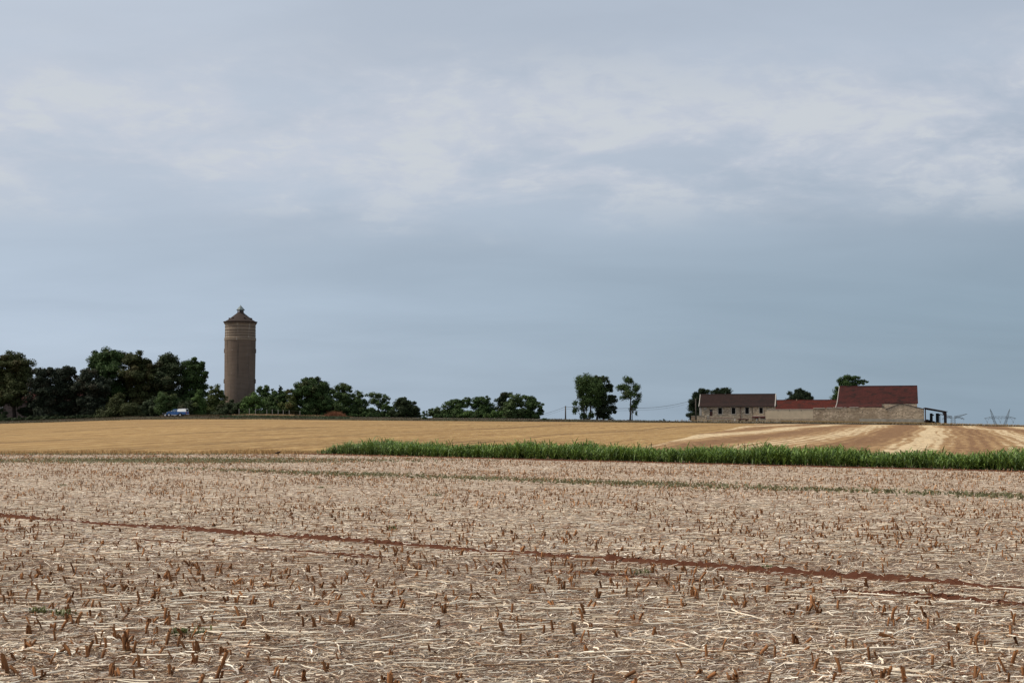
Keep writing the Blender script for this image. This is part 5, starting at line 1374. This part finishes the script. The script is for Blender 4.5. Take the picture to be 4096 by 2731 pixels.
def stub_variants(rg, full=True):
    """cut stems 0.05-0.11 m high, frayed at the top, some in twos and threes"""
    out = []
    for k in range(12 if full else 5):
        parts = []
        for j in range(1 if k % 3 else (2 if k % 2 else 3)):
            h = rg.uniform(.040, .120); r = rg.uniform(.008, .0145); lx, ly = rg.normal(0, .028, 2); ox, oy = (rg.normal(0, .03, 2) if j else (0, 0))
            n = 6 if full else 3
            parts.append(v_tube([(ox, oy, -.02), (ox + lx * .5, oy + ly * .5, h * .55), (ox + lx, oy + ly, h)] if full else [(ox, oy, -.02), (ox + lx, oy + ly, h)],
                                [r * 1.25, r, r * 1.05] if full else [r * 1.3, r], n, .014, rg))
            if full:
                for q in range(rg.integers(1, 4)):     # torn fibres and leaf sheath
                    t = rg.uniform(0, 6.28); e = rg.uniform(.02, .06); z0 = rg.uniform(.0, h)
                    p = np.array([ox + lx * z0 / h, oy + ly * z0 / h, z0]); dd = np.array([np.cos(t), np.sin(t), rg.uniform(-.2, 1.2)])
                    sd = np.array([-np.sin(t), np.cos(t), 0]) * .007
                    parts.append((np.array([p - sd, p + sd, p + dd * e]), [np.array([[0, 1, 2]])]))
        V, Fs = cat(parts)
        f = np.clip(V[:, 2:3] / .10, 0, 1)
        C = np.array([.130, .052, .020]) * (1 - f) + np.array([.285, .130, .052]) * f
        C = C * rg.uniform(.8, 1.2, (len(V), 1))
        out.append((V, Fs, C))
    return out
def stalk_variants(rg, n=10, ns=5, m=5):
    """long fallen stems, a little crooked, with nodes"""
    out = []
    for k in range(n):
        L = rg.uniform(.35, .85); r = rg.uniform(.007, .0135)
        bx = np.linspace(-L / 2, L / 2, m); by = np.cumsum(rg.normal(0, .020, m)); bz = .014 + np.abs(rg.normal(0, .006, m))
        if k % 4 == 0: by[m // 2:] += (bx[m // 2:] - bx[m // 2 - 1]) * rg.uniform(-.4, .4)
        rad = r * (np.array([.9, 1.1, .95, 1.1, .7]) if m == 5 else np.array([.95, 1.05, .75]))
        V, Fs = v_tube(np.stack([bx, by, bz], 1), rad, ns, .02, rg)
        pc = rg.uniform(0, 1)
        c = np.array([.60, .48, .34]) * pc + np.array([.86, .76, .60]) * (1 - pc)
        if k in (3, 7): c = np.array([.27, .15, .075])
        t = (np.repeat(np.arange(m), ns) / (m - 1))[:, None]
        C = c * (.85 + .3 * rg.uniform(0, 1, (len(V), 1)))
        if k % 3 == 1: C = np.where(t < .3, C * np.array([.5, .36, .28]), C)
        out.append((V, Fs, C))
    return out
def bit_variants(rg, far=False):
    """shreds of leaf and straw: bent flat strips and thin splinters"""
    out = []
    for k in range(10):
        L = rg.uniform(.03, .20); w = rg.uniform(.0016, .0036) if k < 8 else rg.uniform(.004, .008)
        m = 3
        bx = np.linspace(-L / 2, L / 2, m); by = rg.normal(0, L * .08, m); bz = np.array([0.004, rg.uniform(.004, .03), rg.uniform(0.004, .03)])
        if far:
            V = np.array([[-L / 2, -w, .004], [L / 2, -w * .6, rg.uniform(.004, .014)], [L / 2, w * .6, rg.uniform(.008, .02)], [-L / 2, w, .010]]); Fs = [np.array([[0, 1, 2, 3]])]
        elif k < 1: V, Fs = v_tube(np.stack([bx, by, bz], 1), [w * .6, w * .7, w * .4], 3)
        else:
            tw = rg.uniform(-.9, .9)
            V = np.concatenate([[[x, y - w * np.cos(tw * i), z - w * np.sin(tw * i)], [x, y + w * np.cos(tw * i), z + w * np.sin(tw * i)]] for i, (x, y, z) in enumerate(zip(bx, by, bz))])
            Fs = [np.array([[0, 2, 3, 1], [2, 4, 5, 3]])]
        out.append((V, Fs, np.ones((len(V), 3))))
    return out
PAL = np.array([(.70, .57, .42), (.86, .77, .625), (.38, .250, .145), (.46, .39, .325), (.19, .085, .038), (.56, .42, .29)])
PW = np.array([.19, .14, .20, .14, .19, .14])
def scatter(rg, bands, marg=2.0):
    X, Y = [], []
    for y0, y1, den in bands:
        area = .37 * (y1 * y1 - y0 * y0) + 2 * marg * (y1 - y0); n = int(area * den)
        y = np.sqrt(rg.uniform(y0 * y0, y1 * y1, n)); x = rg.uniform(-1, 1, n) * (.37 * y + marg)
        X.append(x); Y.append(y)
    X, Y = np.concatenate(X), np.concatenate(Y)
    keep = Y < y_boundary(X / Y) - .3
    # nothing inside the sorghum strip
    w = (X - HA.x) * HN.x + (Y - HA.y) * HN.y; s = (X - HA.x) * HD.x + (Y - HA.y) * HD.y
    keep &= ~((w > -.45) & (s > -3))
    for k in range(2):
        d, s, L = rut_dist(X, Y, k); wd = RUTS[k][2]
        keep &= ~((np.abs(d) < wd * .75) & (rg.uniform(0, 1, len(X)) < (.80 if k == 0 else .45)))
    return X[keep], Y[keep]
def grass_mask(x, y):
    """where the low green weeds creep between the stubs"""
    a, b = G(500, 1868), G(4300, 1995); d = (b - a).normalized()
    dist = (x - a.x) * (-d.y) + (y - a.y) * d.x
    if d.x < 0: dist = -dist
    s = (x - a.x) * d.x + (y - a.y) * d.y
    m1 = (.72 + .28 * np.sin(s * .23) * np.sin(s * .61 + 1)) * np.exp(-(dist / (1.35 + .35 * np.sin(s * .4))) ** 2) * np.clip((s - 2) / 14, 0, 1)
    c = G(640, 1842); m2 = 1.7 * np.exp(-(((x - c.x) / 11) ** 2 + ((y - c.y) / 4.6) ** 2)) * (.6 + .4 * np.sin(x * .8) * np.sin(y * .9))
    c = G(250, 1816); m3 = .85 * np.exp(-(((x - c.x) / 12) ** 2 + ((y - c.y) / 3) ** 2))
    c = G(900, 1848); m4 = .9 * np.exp(-(((x - c.x) / 4.5) ** 2 + ((y - c.y) / 1.8) ** 2))
    return np.clip(m1 + m2 + m3 + m4, 0, 1)
def litter():
    rg = np.random.default_rng(31)
    X, Y = scatter(rg, [(10.8, 15, 680), (15, 20, 500), (20, 28, 330), (28, 40, 190), (40, 60, 105), (60, 85, 50), (85, 112, 20)])
    keep = rg.uniform(0, 1, len(X)) > grass_mask(X, Y) * .55; X, Y = X[keep], Y[keep]
    n = len(X); V_ = bit_variants(rg)
    grow = np.interp(Y, [12, 24, 40, 110], [1.0, .95, 1.05, 1.35]); sc = rg.uniform(.6, 1.5, n) * grow
    patch = np.sin(X * .7 + np.sin(Y * .4)) * np.sin(Y * .55) * .25
    tint = PAL[rg.choice(len(PAL), n, p=PW)] * (rg.uniform(.55, 1.3, n) + patch * .35)[:, None]
    nf = Y > 24; VF = bit_variants(rg, True)
    lift = sum(np.exp(-(rut_dist(X, Y, k)[0] / (RUTS[k][2] * .7)) ** 2) * (.065 if k == 0 else .03) for k in range(2))
    fl = np.interp(Y, [20, 50], [0, .5])[:, None]; tint = tint * (1 - fl) + tint.mean(0)[None] * fl * 1.08
    V, Fs, C = merge(V_ + VF, rg.integers(0, len(V_), n) + nf * len(V_), X, Y, rg.uniform(-.006, .020, n) + lift * rg.uniform(.0, 1.15, n), np.where(rg.uniform(0, 1, n) < .55, rg.normal(.12, .4, n), rg.uniform(0, 2 * np.pi, n)), rg.normal(0, .10, n), sc, tint)
    o = link('straw_litter', np_mesh('straw_litter', V, Fs, color=C), MT['straw']); kind(o, 'stuff')
    o['label'] = 'pale shredded straw and leaf litter covering the stubble field'; o['category'] = 'straw litter'
litter()

def individual(var, name, label, cat_, group, X, Y, Z, rz, tilt, sc, idx, mat_):
    mes = [np_mesh(name, v, f, color=c, smooth=False) for v, f, c in var]
    for m_ in mes: m_.materials.append(MT[mat_])
    proto = {}
    for i in range(len(X)):
        k = int(idx[i])
        o = bpy.data.objects.new(name, mes[k]); COL.objects.link(o)
        o.location = (X[i], Y[i], Z[i]); o.rotation_euler = (0, tilt[i], rz[i]); o.scale = (sc[i],) * 3
        tag(o, label, cat_, group)
def in_view(X, Y): return (np.abs(X / Y) < .361) & (Y > 12.0)
def stalks():
    rg = np.random.default_rng(32); V_ = stalk_variants(rg)
    X, Y = scatter(rg, [(10.5, 20, 21), (20, 40, 12), (40, 70, 5.0), (70, 110, 2.0)])
    keep = rg.uniform(0, 1, len(X)) > grass_mask(X, Y) * .6; X, Y = X[keep], Y[keep]
    n = len(X); rz = rg.uniform(0, 2 * np.pi, n)
    # most lie across the slope of the rows, as the header dropped them
    rz = np.where(rg.uniform(0, 1, n) < .75, rg.normal(.12, .38, n), rz)
    tilt = rg.normal(0, .035, n); lean = rg.uniform(0, 1, n) < .010; tilt[lean] = rg.uniform(-1.25, -.35, lean.sum())
    sc = rg.uniform(.25, .95, n) ** 1.5; sc = np.maximum(sc, .24); sc[lean] = rg.uniform(.25, .62, lean.sum()); Z = rg.uniform(.004, .03, n); Z[lean] += .5 * .5 * np.abs(np.sin(tilt[lean])) * sc[lean]
    idx = rg.integers(0, len(V_), n)
    ok = in_view(X, Y); order = np.argsort(np.where(ok, Y / sc, 1e9)); near = order[:300]
    m = np.ones(n, bool); m[near] = False
    individual(V_, 'fallen_stalk', 'pale fallen crop stalk lying on the nearest part of the stubble field', 'fallen stalk', 'fallen stalks in the near stubble', X[near], Y[near], Z[near], rz[near], tilt[near], sc[near], idx[near], 'straw')
    g_ = rg.uniform(.75, 1.2, (m.sum(), 1)) * np.ones((1, 3))
    s2 = (sc * np.interp(Y, [30, 110], [1, 1.1]))[m]
    VS = stalk_variants(rg, 10, 3, 3)
    V, Fs, C = merge(V_ + VS, (idx + (Y > 19) * len(V_))[m], X[m], Y[m], Z[m], rz[m], tilt[m], s2, g_)
    o = link('scattered_stalks', np_mesh('scattered_stalks', V, Fs, color=C), MT['straw']); kind(o, 'stuff')
    o['label'] = 'pale fallen stalks scattered over the rest of the stubble field'; o['category'] = 'fallen stalks'
stalks()
def stubs():
    rg = np.random.default_rng(33)
    A, B_ = stub_variants(rg, True), stub_variants(rg, False)
    X, Y = scatter(rg, [(10.5, 20, 12.5), (20, 40, 13), (40, 70, 11.0), (70, 111, 7.0)])
    # pull them loosely into drill rows parallel to the ruts
    a, b, _ = RUTS[0]; d = (b - a).normalized(); nx, ny = -d.y, d.x
    q = X * nx + Y * ny; r = np.round(q / .45) * .45; sh = (r - q) * .72
    X += nx * sh; Y += ny * sh
    keep = Y < y_boundary(X / Y) - .4
    # thinner, flattened patches
    pm = np.sin(X * .5 + 1.3) * np.sin(Y * .33 + X * .2) + .4 * np.sin(X * 1.3 + Y * .9)
    keep &= rg.uniform(0, 1, len(X)) < np.clip(.66 + .62 * pm, .12, 1); X, Y = X[keep], Y[keep]
    n = len(X); rz = rg.uniform(0, 2 * np.pi, n); tilt = rg.normal(0, .16, n); big = rg.uniform(0, 1, n) < .07; tilt[big] = rg.normal(0, .5, big.sum())
    sc = rg.uniform(.5, 1.35, n) * np.interp(Y, [14, 24, 40], [1.05, .82, .82]); sc[big] *= 1.3; Z = np.zeros(n)
    ok = in_view(X, Y); order = np.argsort(np.where(ok, Y / sc, 1e9)); near = order[:300]
    m = np.ones(n, bool); m[near] = False
    idx = rg.integers(0, len(A), n)
    individual(A, 'crop_stub', 'short frayed brown crop stub standing in the nearest part of the stubble field', 'crop stub', 'standing stubs in the near stubble', X[near], Y[near], Z[near], rz[near], tilt[near], sc[near], idx[near], 'stub')
    mn = m & (Y < 38); mf = m & (Y >= 38)
    va, fa, ca = merge(A, idx[mn], X[mn], Y[mn], Z[mn], rz[mn], tilt[mn], sc[mn], rg.uniform(.65, 1.35, (mn.sum(), 1)) * np.ones((1, 3)))
    i2 = rg.integers(0, len(B_), n)
    gx = np.interp(Y[mf], [38, 110], [1.05, 1.25])
    pal = np.where(rg.uniform(0, 1, (mf.sum(), 1)) < .35, np.array([[2.0, 2.5, 3.2]]), np.array([[1.0, 1.12, 1.3]]))
    vb, fb, cb = merge(B_, i2[mf], X[mf], Y[mf], Z[mf], rz[mf], tilt[mf], sc[mf] * gx, rg.uniform(.7, 1.3, (mf.sum(), 1)) * pal)
    Fs = fa + [f + len(va) for f in fb]
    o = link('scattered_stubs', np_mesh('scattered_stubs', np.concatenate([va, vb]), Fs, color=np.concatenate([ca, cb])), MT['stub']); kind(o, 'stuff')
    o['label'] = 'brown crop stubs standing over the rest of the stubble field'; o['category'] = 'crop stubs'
stubs()

# low green weeds in bands
rg = np.random.default_rng(51)
X, Y = scatter(rg, [(40, 60, 90), (60, 85, 80), (85, 112, 60)])
mk = grass_mask(X, Y); keep = rg.uniform(0, 1, len(X)) < mk * .62; X, Y = X[keep], Y[keep]
blades('weed_grass', np.stack([X, Y, 0 * X], 1), .12 + 0 * X, (.120, .116, .050), (.190, .178, .085), 'low dull green weeds creeping in bands through the stubble', 'blade', .035, 1.2, 52)
# single weeds
WV = []
for i, (px, row, r, lab) in enumerate((
        (150, 2456, .10, 'small green weed low in the leftmost part of the stubble'), (250, 2466, .12, 'wider green weed just right of the leftmost low weed'),
        (720, 2542, .10, 'left one of two green weeds near the bottom left of the stubble'), (790, 2540, .13, 'right one of two green weeds near the bottom left of the stubble'),
        (3060, 2280, .10, 'green weed just above the red soil ridge on the right'), (2560, 2298, .14, 'green weed growing against the red soil ridge'),
        (1570, 2120, .14, 'green weed above the red soil ridge left of centre'), (250, 1945, .16, 'far green weed at the left edge of the stubble'),
        (1740, 1985, .22, 'largest green weed standing below the green weed band'), (1283, 1953, .16, 'green weed just below the left part of the green weed band'))):
    p = G(px, row); rg = np.random.default_rng(60 + i); n = 40
    q = np.stack([rg.normal(0, r * .5, n), rg.normal(0, r * .35, n), np.zeros(n)], 1)
    a = rg.uniform(0, 6.28, n); dd = np.stack([np.cos(a), np.sin(a), 0 * a], 1); sd = np.stack([-np.sin(a), np.cos(a), 0 * a], 1)
    h = rg.uniform(.02, .075, n)[:, None] * (1.0 + r * 2); L = rg.uniform(.02, .06, n)[:, None]; w = .007
    V = np.stack([q - sd * w, q + sd * w, q + dd * L * .6 + sd * w * 1.6 + np.array([0, 0, 1]) * h, q + dd * L * .6 - sd * w * 1.6 + np.array([0, 0, 1]) * h, q + dd * L * 1.5 + np.array([0, 0, 1]) * h * .9], 1).reshape(-1, 3)
    b = np.arange(n) * 5
    C = np.repeat(np.array([.120, .122, .042])[None] * rg.uniform(.7, 1.4, (n, 1)), 5, 0)
    o = link('weed', np_mesh('weed', V, [np.stack([b, b + 1, b + 2, b + 3], 1), np.stack([b + 3, b + 2, b + 4], 1)], color=C), MT['blade'])
    o.location = p
    tag(o, lab, 'weed', 'small weeds in the stubble')
SC.cycles.max_bounces = 6
